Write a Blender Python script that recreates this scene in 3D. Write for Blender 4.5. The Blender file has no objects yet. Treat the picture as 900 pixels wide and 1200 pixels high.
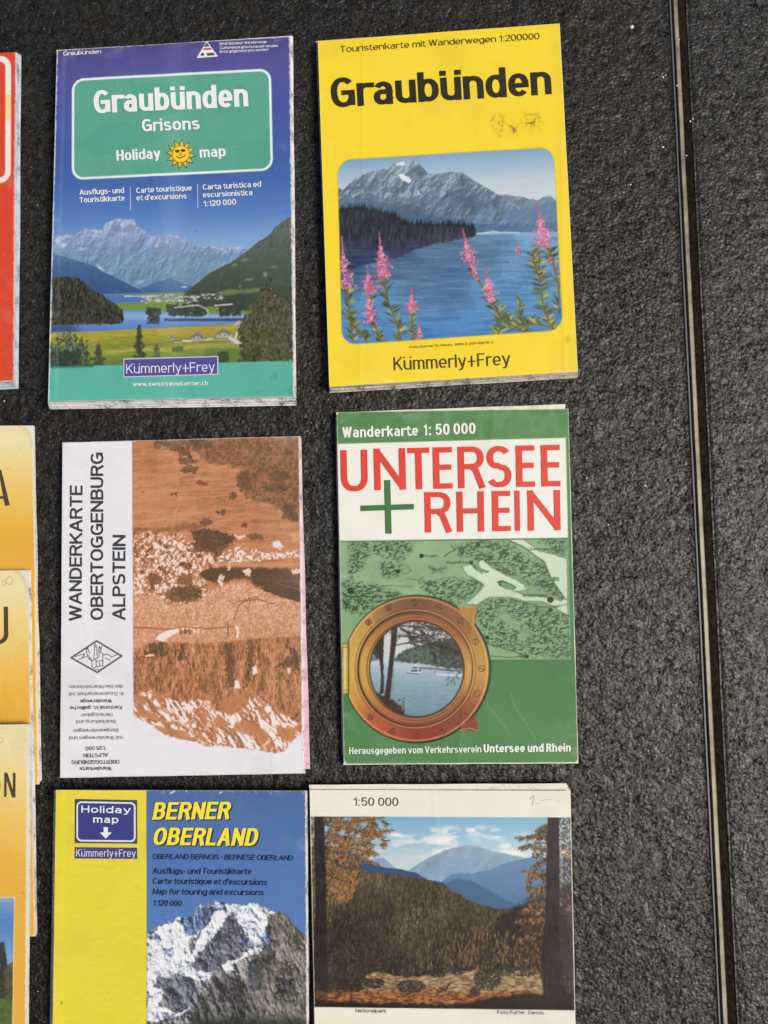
import bpy, math, random
import numpy as np

# ------------------------------------------------------------------ camera, sky, sun, exposure
S = bpy.context.scene
COL = S.collection
CAM_H = 0.46                      # metres above the stone
F_PX = 1000.0                     # focal length in photo pixels (900 x 1200 frame)
PITCH = math.radians(5.7)
cd = bpy.data.cameras.new('camera')
cam = bpy.data.objects.new('camera', cd); COL.objects.link(cam)
cam.location = (0, 0, CAM_H)
cam.rotation_euler = (PITCH, 0, 0)
cd.sensor_fit = 'VERTICAL'; cd.sensor_height = 36.0; cd.sensor_width = 27.0
cd.lens = 36.0 * F_PX / 1200.0
cd.clip_start = 0.01; cd.clip_end = 100.0
S.camera = cam

SUN_EL, SUN_AZ = math.radians(50), math.radians(97)     # azimuth from +Y (top of picture), clockwise
w = bpy.data.worlds.new('World'); S.world = w; w.use_nodes = True
nt = w.node_tree; nt.nodes.clear()
sky = nt.nodes.new('ShaderNodeTexSky'); sky.sky_type = 'NISHITA'; sky.sun_disc = False
sky.sun_elevation = SUN_EL; sky.sun_rotation = SUN_AZ
sky.dust_density = 4.0; sky.air_density = 0.8; sky.ozone_density = 0.4
bg = nt.nodes.new('ShaderNodeBackground'); bg.inputs[1].default_value = 0.05
wo = nt.nodes.new('ShaderNodeOutputWorld')
nt.links.new(sky.outputs[0], bg.inputs[0]); nt.links.new(bg.outputs[0], wo.inputs[0])
sl = bpy.data.lights.new('sun', 'SUN'); sl.energy = 2.6; sl.angle = math.radians(24); sl.color = (1.0, 0.955, 0.88)
sun = bpy.data.objects.new('sun', sl); COL.objects.link(sun)
sun.location = (0.5, -0.4, 1.2)
sun.rotation_euler = (math.pi/2 - SUN_EL, 0, math.pi - SUN_AZ)
S.view_settings.view_transform = 'Standard'; S.view_settings.look = 'None'
S.view_settings.exposure = 0.55; S.view_settings.gamma = 1.0; S.view_settings.use_curve_mapping = False
PRINT_K = 0.80                    # albedo of printed white relative to its photographed value

random.seed(4)
# ------------------------------------------------------------------ geometry helpers
cp, sp_ = math.cos(PITCH), math.sin(PITCH)
def P(x, y, z=0.0):
    """where the sight line through a measured photo point meets the height z (arrays allowed)"""
    a = (np.asarray(x, float) - 450.0) / F_PX
    b = (600.0 - np.asarray(y, float)) / F_PX
    dx = a; dy = sp_ + b * cp; dz = -cp + b * sp_
    t = (z - CAM_H) / dz
    return dx * t, dy * t
def lin(c):
    c = np.clip(np.asarray(c, float), 0, 1)
    return np.where(c <= 0.04045, c / 12.92, ((c + 0.055) / 1.055) ** 2.4)
def rgb(*c):
    return np.array(c, float) / 255.0
def alb(c):                       # photographed sRGB 0..255 -> albedo
    return tuple(float(v) for v in lin(np.array(c, float) / 255.0) * PRINT_K)

rng = np.random.RandomState(7)
TAB = rng.rand(256, 256)
def vnoise(x, y, seed=0):
    x = x + seed * 17.31; y = y + seed * 9.77
    xi = np.floor(x).astype(int); yi = np.floor(y).astype(int)
    fx = x - xi; fy = y - yi
    fx = fx * fx * (3 - 2 * fx); fy = fy * fy * (3 - 2 * fy)
    a = TAB[yi & 255, xi & 255]; b = TAB[yi & 255, (xi + 1) & 255]
    c = TAB[(yi + 1) & 255, xi & 255]; d = TAB[(yi + 1) & 255, (xi + 1) & 255]
    return (a * (1 - fx) + b * fx) * (1 - fy) + (c * (1 - fx) + d * fx) * fy
def fbm(x, y, s, o=4, seed=0, ax=1.0, ay=1.0, ang=0.0):
    ca, sa = math.cos(ang), math.sin(ang)
    u = (x * ca + y * sa) / (s * ax); v = (-x * sa + y * ca) / (s * ay)
    r = 0; a = 0.5; t = 0
    for k in range(o):
        r = r + a * vnoise(u, v, seed + k * 3); t += a
        u = u * 2.03 + 5.1; v = v * 2.03 + 2.7; a *= 0.55
    return r / t
def ridged(x, y, s, o=4, seed=0, ax=1.0, ay=1.0, ang=0.0):
    ca, sa = math.cos(ang), math.sin(ang)
    u = (x * ca + y * sa) / (s * ax); v = (-x * sa + y * ca) / (s * ay)
    r = 0; a = 0.5; t = 0
    for k in range(o):
        r = r + a * (1 - abs(2 * vnoise(u, v, seed + k * 3) - 1)); t += a
        u = u * 2.1 + 3.1; v = v * 2.1 + 7.7; a *= 0.5
    return r / t
def relief(x, y, s, o=5, seed=0, ax=1.0, ay=1.0, ang=0.0, lx=-.7, ly=-.7, p=1.0):
    """side-lit look of rough rock: slope of a ridged field towards one side, about 0..1"""
    e = 0.8
    f = lambda u, v: ridged(u + 5 * (fbm(u, v, s * 1.2, 2, seed + 31) - .5), v + 5 * (fbm(u, v, s * 1.2, 2, seed + 37) - .5), s, o, seed, ax, ay, ang)
    g = (f(x + lx * e, y + ly * e) - f(x - lx * e, y - ly * e)) / (2 * e)
    return np.clip(.5 - g * s * .38 * p, 0, 1)
def sm(a, b, x):
    t = np.clip((x - a) / (b - a), 0, 1); return t * t * (3 - 2 * t)
def ramp(t, stops):
    ps = [s[0] for s in stops]; out = np.zeros(np.shape(t) + (3,))
    for k in range(3): out[..., k] = np.interp(t, ps, [s[1][k] / 255.0 for s in stops])
    return out
def cv(pts, ox, oy, s):
    return [(ox + x / s, oy + y / s) for x, y in pts]

def mat(name, base=(0.5, 0.5, 0.5), rough=0.5, metal=0.0, spec=0.5):
    m = bpy.data.materials.new(name); m.use_nodes = True
    b = m.node_tree.nodes['Principled BSDF']
    b.inputs['Base Color'].default_value = (*base, 1); b.inputs['Roughness'].default_value = rough
    b.inputs['Metallic'].default_value = metal; b.inputs['Specular IOR Level'].default_value = spec
    return m
def node(m, t, **kw):
    n = m.node_tree.nodes.new(t)
    for k, v in kw.items(): setattr(n, k, v)
    return n
def link(m, a, b): m.node_tree.links.new(a, b)
def bsdf(m): return m.node_tree.nodes['Principled BSDF']

# printed paper: colour attribute + fine paper tooth and rub marks
def print_mat(name, rough=0.42):
    m = mat(name, rough=rough, spec=0.35); b = bsdf(m)
    at = node(m, 'ShaderNodeAttribute', attribute_name='print_ink')
    tc = node(m, 'ShaderNodeTexCoord')
    n1 = node(m, 'ShaderNodeTexNoise'); n1.inputs['Scale'].default_value = 2600; n1.inputs['Detail'].default_value = 2
    n2 = node(m, 'ShaderNodeTexNoise'); n2.inputs['Scale'].default_value = 45; n2.inputs['Detail'].default_value = 6
    link(m, tc.outputs['Object'], n1.inputs['Vector']); link(m, tc.outputs['Object'], n2.inputs['Vector'])
    mr = node(m, 'ShaderNodeMapRange'); mr.inputs['From Min'].default_value = 0.3; mr.inputs['From Max'].default_value = 0.7
    mr.inputs['To Min'].default_value = 0.93; mr.inputs['To Max'].default_value = 1.05
    link(m, n1.outputs['Fac'], mr.inputs['Value'])
    mx = node(m, 'ShaderNodeVectorMath', operation='SCALE')
    link(m, at.outputs['Color'], mx.inputs[0]); link(m, mr.outputs[0], mx.inputs['Scale'])
    link(m, mx.outputs[0], b.inputs['Base Color'])
    r = node(m, 'ShaderNodeMapRange'); r.inputs['From Min'].default_value = 0.3; r.inputs['From Max'].default_value = 0.7
    r.inputs['To Min'].default_value = rough - 0.08; r.inputs['To Max'].default_value = rough + 0.12
    link(m, n2.outputs['Fac'], r.inputs['Value']); link(m, r.outputs[0], b.inputs['Roughness'])
    bp = node(m, 'ShaderNodeBump'); bp.inputs['Strength'].default_value = 0.12; bp.inputs['Distance'].default_value = 0.0004
    ad = node(m, 'ShaderNodeMath', operation='MULTIPLY_ADD'); ad.inputs[1].default_value = 0.25
    link(m, n1.outputs['Fac'], ad.inputs[0]); link(m, n2.outputs['Fac'], ad.inputs[2])
    link(m, ad.outputs[0], bp.inputs['Height']); link(m, bp.outputs[0], b.inputs['Normal'])
    return m
M_PRINT = print_mat('printed_paper')
def paper_mat(name, base, spots, amount=0.5, scale=900):
    """sheet edges: bare paper flecked by the cut map print"""
    m = mat(name, rough=0.8, spec=0.2); b = bsdf(m)
    tc = node(m, 'ShaderNodeTexCoord')
    mp = node(m, 'ShaderNodeMapping'); mp.inputs['Scale'].default_value = (1, 1, 7.0)
    n = node(m, 'ShaderNodeTexNoise'); n.inputs['Scale'].default_value = scale; n.inputs['Detail'].default_value = 3
    n2 = node(m, 'ShaderNodeTexNoise'); n2.inputs['Scale'].default_value = 120; n2.inputs['Detail'].default_value = 3
    link(m, tc.outputs['Object'], mp.inputs[0]); link(m, mp.outputs[0], n.inputs['Vector']); link(m, tc.outputs['Object'], n2.inputs['Vector'])
    sm_ = node(m, 'ShaderNodeMath', operation='ADD'); link(m, n.outputs['Fac'], sm_.inputs[0]); link(m, n2.outputs['Fac'], sm_.inputs[1])
    cr = node(m, 'ShaderNodeValToRGB'); cr.color_ramp.elements[0].position = 1.0 - amount * 0.5 - 0.0; cr.color_ramp.elements[1].position = min(1, 1.14 - amount * 0.5)
    hf = node(m, 'ShaderNodeMath', operation='MULTIPLY'); hf.inputs[1].default_value = 1.0
    link(m, sm_.outputs[0], hf.inputs[0]); link(m, hf.outputs[0], cr.inputs[0])
    cr.color_ramp.elements[0].position = 0.98; cr.color_ramp.elements[1].position = 1.0
    sb = node(m, 'ShaderNodeMapRange'); sb.inputs['From Min'].default_value = 0.98; sb.inputs['From Max'].default_value = 1.30
    link(m, sm_.outputs[0], sb.inputs['Value'])
    mx = node(m, 'ShaderNodeMixRGB'); mx.inputs[1].default_value = (*alb(base), 1); mx.inputs[2].default_value = (*alb(spots), 1)
    ml = node(m, 'ShaderNodeMath', operation='MULTIPLY'); ml.inputs[1].default_value = amount
    link(m, sb.outputs[0], ml.inputs[0]); link(m, ml.outputs[0], mx.inputs[0]); link(m, mx.outputs[0], b.inputs['Base Color'])
    m.node_tree.nodes.remove(cr); m.node_tree.nodes.remove(hf)
    return m
M_EDGE = paper_mat('paper_edge_flecked', (232, 228, 226), (70, 66, 78), 0.9)
M_EDGE_GREY = paper_mat('paper_edge_grey', (206, 200, 188), (66, 64, 66), 1.0)
M_EDGE_CLEAN = paper_mat('paper_edge_clean', (238, 233, 214), (150, 140, 110), 0.4)
M_EDGE_BLUE = paper_mat('paper_edge_bluish', (208, 222, 230), (90, 100, 120), 0.8)
M_PINK = paper_mat('paper_pink', (224, 190, 200), (170, 120, 135), 0.6, 400)
INKS = {}
def ink(c, rough=0.45):
    k = tuple(c)
    if k not in INKS:
        m = mat('ink_%d_%d_%d' % k, alb(c), rough, spec=0.35)
        n = node(m, 'ShaderNodeTexNoise'); n.inputs['Scale'].default_value = 1500; n.inputs['Detail'].default_value = 3
        tc = node(m, 'ShaderNodeTexCoord'); link(m, tc.outputs['Object'], n.inputs['Vector'])
        r = node(m, 'ShaderNodeMapRange'); r.inputs['From Min'].default_value = 0.3; r.inputs['From Max'].default_value = 0.7
        r.inputs['To Min'].default_value = 0.94; r.inputs['To Max'].default_value = 1.04
        link(m, n.outputs['Fac'], r.inputs['Value'])
        mx = node(m, 'ShaderNodeVectorMath', operation='SCALE'); mx.inputs[0].default_value = alb(c)
        link(m, r.outputs[0], mx.inputs['Scale']); link(m, mx.outputs[0], bsdf(m).inputs['Base Color'])
        INKS[k] = m
    return INKS[k]

def new_obj(name, me, parent=None, m=None):
    o = bpy.data.objects.new(name, me); COL.objects.link(o)
    if m is not None: me.materials.append(m)
    if parent is not None: o.parent = parent; o.matrix_parent_inverse = parent.matrix_world.inverted()
    return o
def mesh_from(verts, faces, name, smooth=False):
    me = bpy.data.meshes.new(name); me.from_pydata([tuple(v) for v in verts], [], faces)
    if smooth: me.polygons.foreach_set('use_smooth', [True] * len(me.polygons))
    me.update(); return me
def grid_mesh(name, V, quads, cols=None, smooth=True):
    """V (n,3) array, quads (m,4) array, cols (n,3) linear"""
    used = np.unique(quads); remap = np.zeros(len(V), int); remap[used] = np.arange(len(used))
    V = V[used]; q = remap[quads]
    me = bpy.data.meshes.new(name)
    me.vertices.add(len(V)); me.vertices.foreach_set('co', V.astype(np.float32).ravel())
    me.loops.add(q.size); me.loops.foreach_set('vertex_index', q.astype(np.int32).ravel())
    me.polygons.add(len(q)); me.polygons.foreach_set('loop_start', np.arange(0, q.size, 4, dtype=np.int32))
    me.polygons.foreach_set('loop_total', np.full(len(q), 4, dtype=np.int32))
    if smooth: me.polygons.foreach_set('use_smooth', np.ones(len(q), dtype=bool))
    me.update(calc_edges=True)
    if cols is not None:
        a = me.color_attributes.new('print_ink', 'FLOAT_COLOR', 'POINT')
        c = np.ones((len(V), 4), np.float32); c[:, :3] = cols[used]
        a.data.foreach_set('color', c.ravel())
    return me

# ------------------------------------------------------------------ the stone and its joint
def sheet_axis(a, b, fine0, fine1, step):
    xs = list(np.arange(fine0, fine1, step)); 
    lo = []; x = fine0; d = step
    while x > a: d *= 1.35; x -= d; lo.append(max(x, a))
    hi = []; x = xs[-1]; d = step
    while x < b: d *= 1.35; x += d; hi.append(min(x, b))
    return np.array(sorted(set(lo)) + xs + sorted(set(hi)))
# joint line on the stone, from two measured points
jx0, jy0 = P(787.0, 0.0); jx1, jy1 = P(845.5, 1200.0)
JD = np.array([jx1 - jx0, jy1 - jy0]); JD /= np.linalg.norm(JD)      # points down the picture
JN = np.array([-JD[1], JD[0]])                                      # to the right
if JN[0] < 0: JN = -JN
J0 = np.array([float(jx0), float(jy0)])
def jw(s, n):                       # s metres down the joint, n metres to the right of the left slab's edge
    return J0[0] + JD[0] * s + JN[0] * n, J0[1] + JD[1] * s + JN[1] * n
GAP = 0.0086

def stone_mat(name, lo, hi):
    m = mat(name, rough=0.40, spec=0.55); b = bsdf(m)
    tc = node(m, 'ShaderNodeTexCoord')
    def noi(sc, det, rough=0.6, dist=0.0):
        n = node(m, 'ShaderNodeTexNoise'); n.inputs['Scale'].default_value = sc; n.inputs['Detail'].default_value = det
        n.inputs['Roughness'].default_value = rough; n.inputs['Distortion'].default_value = dist
        link(m, tc.outputs['Object'], n.inputs['Vector']); return n
    big = noi(9, 3); mid = noi(200, 5, 0.62, 0.9); fine = noi(1100, 3, 0.7)
    vo = node(m, 'ShaderNodeTexVoronoi'); vo.inputs['Scale'].default_value = 520
    link(m, tc.outputs['Object'], vo.inputs['Vector'])
    a = node(m, 'ShaderNodeMath', operation='MULTIPLY_ADD'); a.inputs[1].default_value = 0.8
    link(m, mid.outputs['Fac'], a.inputs[0]); 
    f2 = node(m, 'ShaderNodeMath', operation='MULTIPLY'); f2.inputs[1].default_value = 0.35
    link(m, fine.outputs['Fac'], f2.inputs[0]); link(m, f2.outputs[0], a.inputs[2])
    mr = node(m, 'ShaderNodeMapRange'); mr.inputs['From Min'].default_value = 0.38; mr.inputs['From Max'].default_value = 0.80
    link(m, a.outputs[0], mr.inputs['Value'])
    mx = node(m, 'ShaderNodeMixRGB'); mx.inputs[1].default_value = (*lo, 1); mx.inputs[2].default_value = (*hi, 1)
    link(m, mr.outputs[0], mx.inputs[0])
    br = node(m, 'ShaderNodeMixRGB'); br.blend_type = 'MULTIPLY'; br.inputs[0].default_value = 1
    bc = node(m, 'ShaderNodeMapRange'); bc.inputs['From Min'].default_value = 0.3; bc.inputs['From Max'].default_value = 0.7
    bc.inputs['To Min'].default_value = 0.8; bc.inputs['To Max'].default_value = 1.2
    link(m, big.outputs['Fac'], bc.inputs['Value'])
    link(m, mx.outputs[0], br.inputs[1]); link(m, bc.outputs[0], br.inputs[2])
    # pale mineral glints
    gl = node(m, 'ShaderNodeTexNoise'); gl.inputs['Scale'].default_value = 900; gl.inputs['Detail'].default_value = 1
    link(m, tc.outputs['Object'], gl.inputs['Vector'])
    gr = node(m, 'ShaderNodeMapRange'); gr.inputs['From Min'].default_value = 0.74; gr.inputs['From Max'].default_value = 0.80
    link(m, gl.outputs['Fac'], gr.inputs['Value'])
    gx = node(m, 'ShaderNodeMixRGB'); gx.inputs[2].default_value = (0.22, 0.22, 0.21, 1)
    link(m, gr.outputs[0], gx.inputs[0]); link(m, br.outputs[0], gx.inputs[1])
    link(m, gx.outputs[0], b.inputs['Base Color'])
    # grains differ in gloss: some facets glint, some are dull
    sn = noi(210, 5, 0.70, 1.4); s2 = noi(700, 3, 0.7, 0.3)
    sa = node(m, 'ShaderNodeMath', operation='ADD'); link(m, sn.outputs['Fac'], sa.inputs[0]); link(m, s2.outputs['Fac'], sa.inputs[1])
    sr = node(m, 'ShaderNodeMapRange'); sr.inputs['From Min'].default_value = 0.82; sr.inputs['From Max'].default_value = 1.28
    sr.inputs['To Min'].default_value = 0.0; sr.inputs['To Max'].default_value = 0.98
    link(m, sa.outputs[0], sr.inputs['Value']); link(m, sr.outputs[0], b.inputs['Specular IOR Level'])
    bp = node(m, 'ShaderNodeBump'); bp.inputs['Strength'].default_value = 0.85; bp.inputs['Distance'].default_value = 0.0009
    hh = node(m, 'ShaderNodeMath', operation='ADD')
    v2 = node(m, 'ShaderNodeMath', operation='MULTIPLY'); v2.inputs[1].default_value = -0.35
    link(m, vo.outputs['Distance'], v2.inputs[0]); link(m, a.outputs[0], hh.inputs[0]); link(m, v2.outputs[0], hh.inputs[1])
    link(m, hh.outputs[0], bp.inputs['Height']); link(m, bp.outputs[0], b.inputs['Normal'])
    return m
M_STONE = stone_mat('dark_granite', (0.0014, 0.0011, 0.0008), (0.024, 0.0212, 0.0168))
M_STONE2 = stone_mat('dark_granite_right', (0.0020, 0.0018, 0.0014), (0.027, 0.0256, 0.0225))
M_CHAMFER = mat('stone_edge_sky_tint', (0.06, 0.066, 0.08), 0.42, spec=0.5)  # pale bluish base carries the sky's reflection on the chamfer

pave = bpy.data.objects.new('pavement', None); COL.objects.link(pave); pave['kind'] = 'structure'
S_LEN = 1.5                                                     # slabs reach well beyond the frame
def slab(side, material):
    ss = sheet_axis(-0.5, 1.15, -0.03, 0.60, 0.00105)
    if side < 0: nn = -sheet_axis(0.0012, 0.75, 0.0012, 0.385, 0.00105)[::-1]
    else: nn = sheet_axis(GAP, 0.60, GAP, GAP + 0.07, 0.00105)
    SS, NN = np.meshgrid(ss, nn, indexing='ij')
    X, Y = jw(SS, NN)
    h = 0.50 * ridged(X, Y, 0.0062, 3, 3 + side) + 0.50 * fbm(X, Y, 0.0036, 3, 11)
    z = -0.0010 * (1 - np.clip(h, 0, 1)) 
    edge = (-NN - 0.0012) if side < 0 else (NN - GAP)
    z = z * sm(-0.0002, 0.003, edge) if side < 0 else z - 0.0008 * (1 - sm(0, 0.0022, edge + 0.0006 * fbm(X, Y, 0.004, 2, 5)))
    V = np.stack([X, Y, z], -1).reshape(-1, 3)
    n1, n2 = SS.shape; idx = np.arange(n1 * n2).reshape(n1, n2)
    q = np.stack([idx[:-1, :-1], idx[1:, :-1], idx[1:, 1:], idx[:-1, 1:]], -1).reshape(-1, 4)
    # side walls and underside
    ring = np.concatenate([idx[0, :], idx[1:, -1], idx[-1, -2::-1], idx[-2:0:-1, 0]])
    low = V[ring].copy(); low[:, 2] = -0.02
    base = len(V); V = np.vstack([V, low])
    k = np.arange(len(ring)); k2 = (k + 1) % len(ring)
    q = np.vstack([q, np.stack([ring[k], base + k, base + k2, ring[k2]], -1)])
    o = new_obj('stone_slab', grid_mesh('stone_slab', V, q), pave, material)
    return o
slab(-1, M_STONE); slab(1, M_STONE2)
def strip(name, prof, m, parent, seg=60, wob=0.0, s0=-0.5, s1=1.15, smooth=False):
    """extrude a cross-section (n, z) along the joint"""
    ss = np.concatenate([[s0], np.linspace(-0.03, 0.60, seg), [s1]])
    V = []; n = len(prof)
    for i, s in enumerate(ss):
        dn = wob * (vnoise(np.array(s * 40.0), np.array(0.5), 3) - 0.5)
        for pn, pz in prof:
            x, y = jw(s, pn + float(dn)); V.append((float(x), float(y), pz + float(wob * 0.3 * (vnoise(np.array(s * 70.0), np.array(2.5), 5) - 0.5))))
    F = []
    for i in range(len(ss) - 1):
        for k in range(n):
            k2 = (k + 1) % n
            F.append((i * n + k, i * n + k2, (i + 1) * n + k2, (i + 1) * n + k))
    F.append(tuple(range(n))[::-1]); F.append(tuple((len(ss) - 1) * n + k for k in range(n)))
    return new_obj(name, mesh_from(V, F, name, smooth), parent, m)
strip('ground_edge', [(-0.0013, -0.00002), (-0.0003, -0.0004), (0.0, -0.0010), (0.0, -0.018), (-0.0013, -0.018)], M_CHAMFER, pave, 160, 0.00018)
# joint bed (dark brown grime) and the metal profile
M_BED = mat('joint_grime', (0.018, 0.013, 0.008), 0.75)
nz = node(M_BED, 'ShaderNodeTexNoise'); nz.inputs['Scale'].default_value = 500; nz.inputs['Detail'].default_value = 5
cr = node(M_BED, 'ShaderNodeValToRGB'); cr.color_ramp.elements[0].position = 0.35; cr.color_ramp.elements[1].position = 0.75
cr.color_ramp.elements[0].color = (0.010, 0.008, 0.005, 1); cr.color_ramp.elements[1].color = (0.06, 0.045, 0.025, 1)
link(M_BED, nz.outputs['Fac'], cr.inputs[0]); link(M_BED, cr.outputs[0], bsdf(M_BED).inputs['Base Color'])
bb = node(M_BED, 'ShaderNodeBump'); bb.inputs['Distance'].default_value = 0.001; link(M_BED, nz.outputs['Fac'], bb.inputs['Height']); link(M_BED, bb.outputs[0], bsdf(M_BED).inputs['Normal'])
strip('joint_bed', [(-0.001, -0.0105), (GAP + 0.001, -0.0105), (GAP + 0.001, -0.019), (-0.001, -0.019)], M_BED, pave)

M_BRASS = mat('dull_brass', (0.52, 0.43, 0.28), 0.36, metal=0.45)
nz = node(M_BRASS, 'ShaderNodeTexNoise'); nz.inputs['Scale'].default_value = 60; nz.inputs['Detail'].default_value = 8; nz.inputs['Roughness'].default_value = 0.75
cr = node(M_BRASS, 'ShaderNodeValToRGB'); cr.color_ramp.elements[0].position = 0.33; cr.color_ramp.elements[1].position = 0.62
cr.color_ramp.elements[0].color = (0.13, 0.11, 0.07, 1); cr.color_ramp.elements[1].color = (0.34, 0.30, 0.225, 1)
tcb = node(M_BRASS, 'ShaderNodeTexCoord'); link(M_BRASS, tcb.outputs['Object'], nz.inputs['Vector'])
link(M_BRASS, nz.outputs['Fac'], cr.inputs[0]); link(M_BRASS, cr.outputs[0], bsdf(M_BRASS).inputs['Base Color'])
mr = node(M_BRASS, 'ShaderNodeMapRange'); mr.inputs['To Min'].default_value = 0.42; mr.inputs['To Max'].default_value = 0.7
link(M_BRASS, nz.outputs['Fac'], mr.inputs['Value']); link(M_BRASS, mr.outputs[0], bsdf(M_BRASS).inputs['Roughness'])
M_BRONZE = mat('tarnished_flange', (0.028, 0.019, 0.010), 0.6, metal=0.2)
nz = node(M_BRONZE, 'ShaderNodeTexNoise'); nz.inputs['Scale'].default_value = 420; nz.inputs['Detail'].default_value = 6
cr = node(M_BRONZE, 'ShaderNodeValToRGB'); cr.color_ramp.elements[0].position = .4; cr.color_ramp.elements[1].position = .7; cr.color_ramp.elements[0].color = (.024, .018, .010, 1); cr.color_ramp.elements[1].color = (.12, .088, .048, 1)
tcz = node(M_BRONZE, 'ShaderNodeTexCoord'); link(M_BRONZE, tcz.outputs['Object'], nz.inputs['Vector']); link(M_BRONZE, nz.outputs['Fac'], cr.inputs[0]); link(M_BRONZE, cr.outputs[0], bsdf(M_BRONZE).inputs['Base Color'])
prof_root = bpy.data.objects.new('metal_strip', None); COL.objects.link(prof_root)
prof_root.location = (*[float(v) for v in jw(0.3, 0.003)], -0.0105)
prof_root['label'] = 'long thin dull brass strip set in the joint between the two dark stone slabs'
prof_root['category'] = 'metal strip'
bpy.context.view_layer.update()
strip('fin', [(0.0013, -0.0018), (0.0017, -0.0013), (0.0034, -0.0013), (0.0046, -0.0034), (0.0045, -0.0098), (0.0013, -0.0098)], M_BRASS, prof_root, 120, 0.00012)
strip('flange', [(0.0047, -0.0064), (GAP - 0.0002, -0.0018), (GAP - 0.0002, -0.0098), (0.0047, -0.0098)], M_BRONZE, prof_root, 120, 0.00012)

# ------------------------------------------------------------------ painting printed covers (ink colours on a fine mesh)
class Canvas:
    def __init__(s, quad, step=0.9, xfine=None, yfine=None):
        (x0, y0), (x1, y1), (x2, y2), (x3, y3) = quad; s.quad = quad
        wd = (x1 - x0 + x2 - x3) / 2; ht = (y3 - y0 + y2 - y1) / 2
        s.wd, s.ht = wd, ht
        def axis(total, f0, f1):       # dense where the photo shows it, coarse outside the frame
            a = list(np.arange(0, f0, 7.0)) if f0 > 0 else []
            n = max(2, int(round((f1 - f0) / step))); a += list(np.linspace(f0, f1, n))
            if f1 < total - 1e-6:
                k = max(1, int((total - f1) / 7)); a += list(np.linspace(f1, total, k + 1)[1:])
            return np.array(a) / total
        xf = xfine or (0, wd); yf = yfine or (0, ht)
        s.u = axis(wd, *xf); s.v = axis(ht, *yf)
        U, V = np.meshgrid(s.u, s.v)
        s.U, s.V = U, V
        s.X = (x0 * (1 - U) + x1 * U) * (1 - V) + (x3 * (1 - U) + x2 * U) * V
        s.Y = (y0 * (1 - U) + y1 * U) * (1 - V) + (y3 * (1 - U) + y2 * U) * V
        s.C = np.zeros(U.shape + (3,)); s.C[:] = 0.9
        s.part = {}; s.hole = np.zeros(U.shape, bool)
        s.A = np.linalg.inv(np.array([[wd, (x3 - x0 + x2 - x1) / 2], [(y1 - y0 + y2 - y3) / 2, ht]]))
        s.ctr = (sum(p[0] for p in quad) / 4, sum(p[1] for p in quad) / 4)
    def over(s, m, col):
        if np.ndim(m) == 2: m = m[..., None]
        if isinstance(col, (tuple, list)): col = rgb(*col)
        s.C = s.C * (1 - m) + col * m
    def win(s, bx0, by0, bx1, by1, mg=3):
        us = []; vs = []
        for x, y in ((bx0, by0), (bx1, by0), (bx0, by1), (bx1, by1)):
            d = s.A @ np.array([x - s.ctr[0], y - s.ctr[1]]); us.append(d[0] + .5); vs.append(d[1] + .5)
        mu, mv = (mg + 3) / s.wd, (mg + 3) / s.ht
        i0, i1 = np.searchsorted(s.u, [min(us) - mu, max(us) + mu]); j0, j1 = np.searchsorted(s.v, [min(vs) - mv, max(vs) + mv])
        return slice(j0, j1), slice(i0, i1)
    def _blend(s, w_, m, col, a):
        if m.size == 0: return
        c = np.asarray(col, float) / 255.0; m = (m * a)[..., None]
        s.C[w_] = s.C[w_] * (1 - m) + c * m
    def ell(s, x, y, rx, ry, col, ang=0.0, a=1.0, soft=0.6):
        r = max(rx, ry); w_ = s.win(x - r, y - r, x + r, y + r)
        X = s.X[w_] - x; Y = s.Y[w_] - y; ca, sa = math.cos(ang), math.sin(ang)
        d = (np.sqrt(((X * ca + Y * sa) / rx) ** 2 + ((-X * sa + Y * ca) / ry) ** 2) - 1) * min(rx, ry)
        s._blend(w_, np.clip(0.5 - d / (2 * soft), 0, 1), col, a)
    def line(s, pts, wd, col, a=1.0, w2=None):
        for k in range(len(pts) - 1):
            (xa, ya), (xb, yb) = pts[k], pts[k + 1]; W = wd if w2 is None else wd + (w2 - wd) * k / max(1, len(pts) - 2)
            w_ = s.win(min(xa, xb) - W, min(ya, yb) - W, max(xa, xb) + W, max(ya, yb) + W)
            X, Y = s.X[w_], s.Y[w_]; L = (xb - xa) ** 2 + (yb - ya) ** 2 + 1e-9
            t = np.clip(((X - xa) * (xb - xa) + (Y - ya) * (yb - ya)) / L, 0, 1)
            d = np.hypot(X - xa - t * (xb - xa), Y - ya - t * (yb - ya)) - W / 2
            s._blend(w_, np.clip(0.5 - d / 1.0, 0, 1), col, a)
    def pmask(s, pts, w_=None, soft=0.6, rough=0.0, rs=5.0, seed=1):
        X = s.X if w_ is None else s.X[w_]; Y = s.Y if w_ is None else s.Y[w_]
        if rough:
            X0, Y0 = X, Y
            X = X0 + rough * (fbm(X0, Y0, rs, 3, seed) - .5) * 2; Y = Y0 + rough * (fbm(X0, Y0, rs, 3, seed + 9) - .5) * 2
        ins = np.zeros(X.shape, bool); dm = np.full(X.shape, 1e9)
        n = len(pts)
        for k in range(n):
            xa, ya = pts[k]; xb, yb = pts[(k + 1) % n]
            L = (xb - xa) ** 2 + (yb - ya) ** 2 + 1e-9
            t = np.clip(((X - xa) * (xb - xa) + (Y - ya) * (yb - ya)) / L, 0, 1)
            dm = np.minimum(dm, np.hypot(X - xa - t * (xb - xa), Y - ya - t * (yb - ya)))
            c = ((ya > Y) != (yb > Y)); 
            with np.errstate(divide='ignore', invalid='ignore'):
                xi = (xb - xa) * (Y - ya) / ((yb - ya) if yb != ya else 1e-9) + xa
            ins ^= (c & (X < xi))
        sd = np.where(ins, -dm, dm)
        return np.clip(0.5 - sd / (2 * soft), 0, 1)
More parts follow.
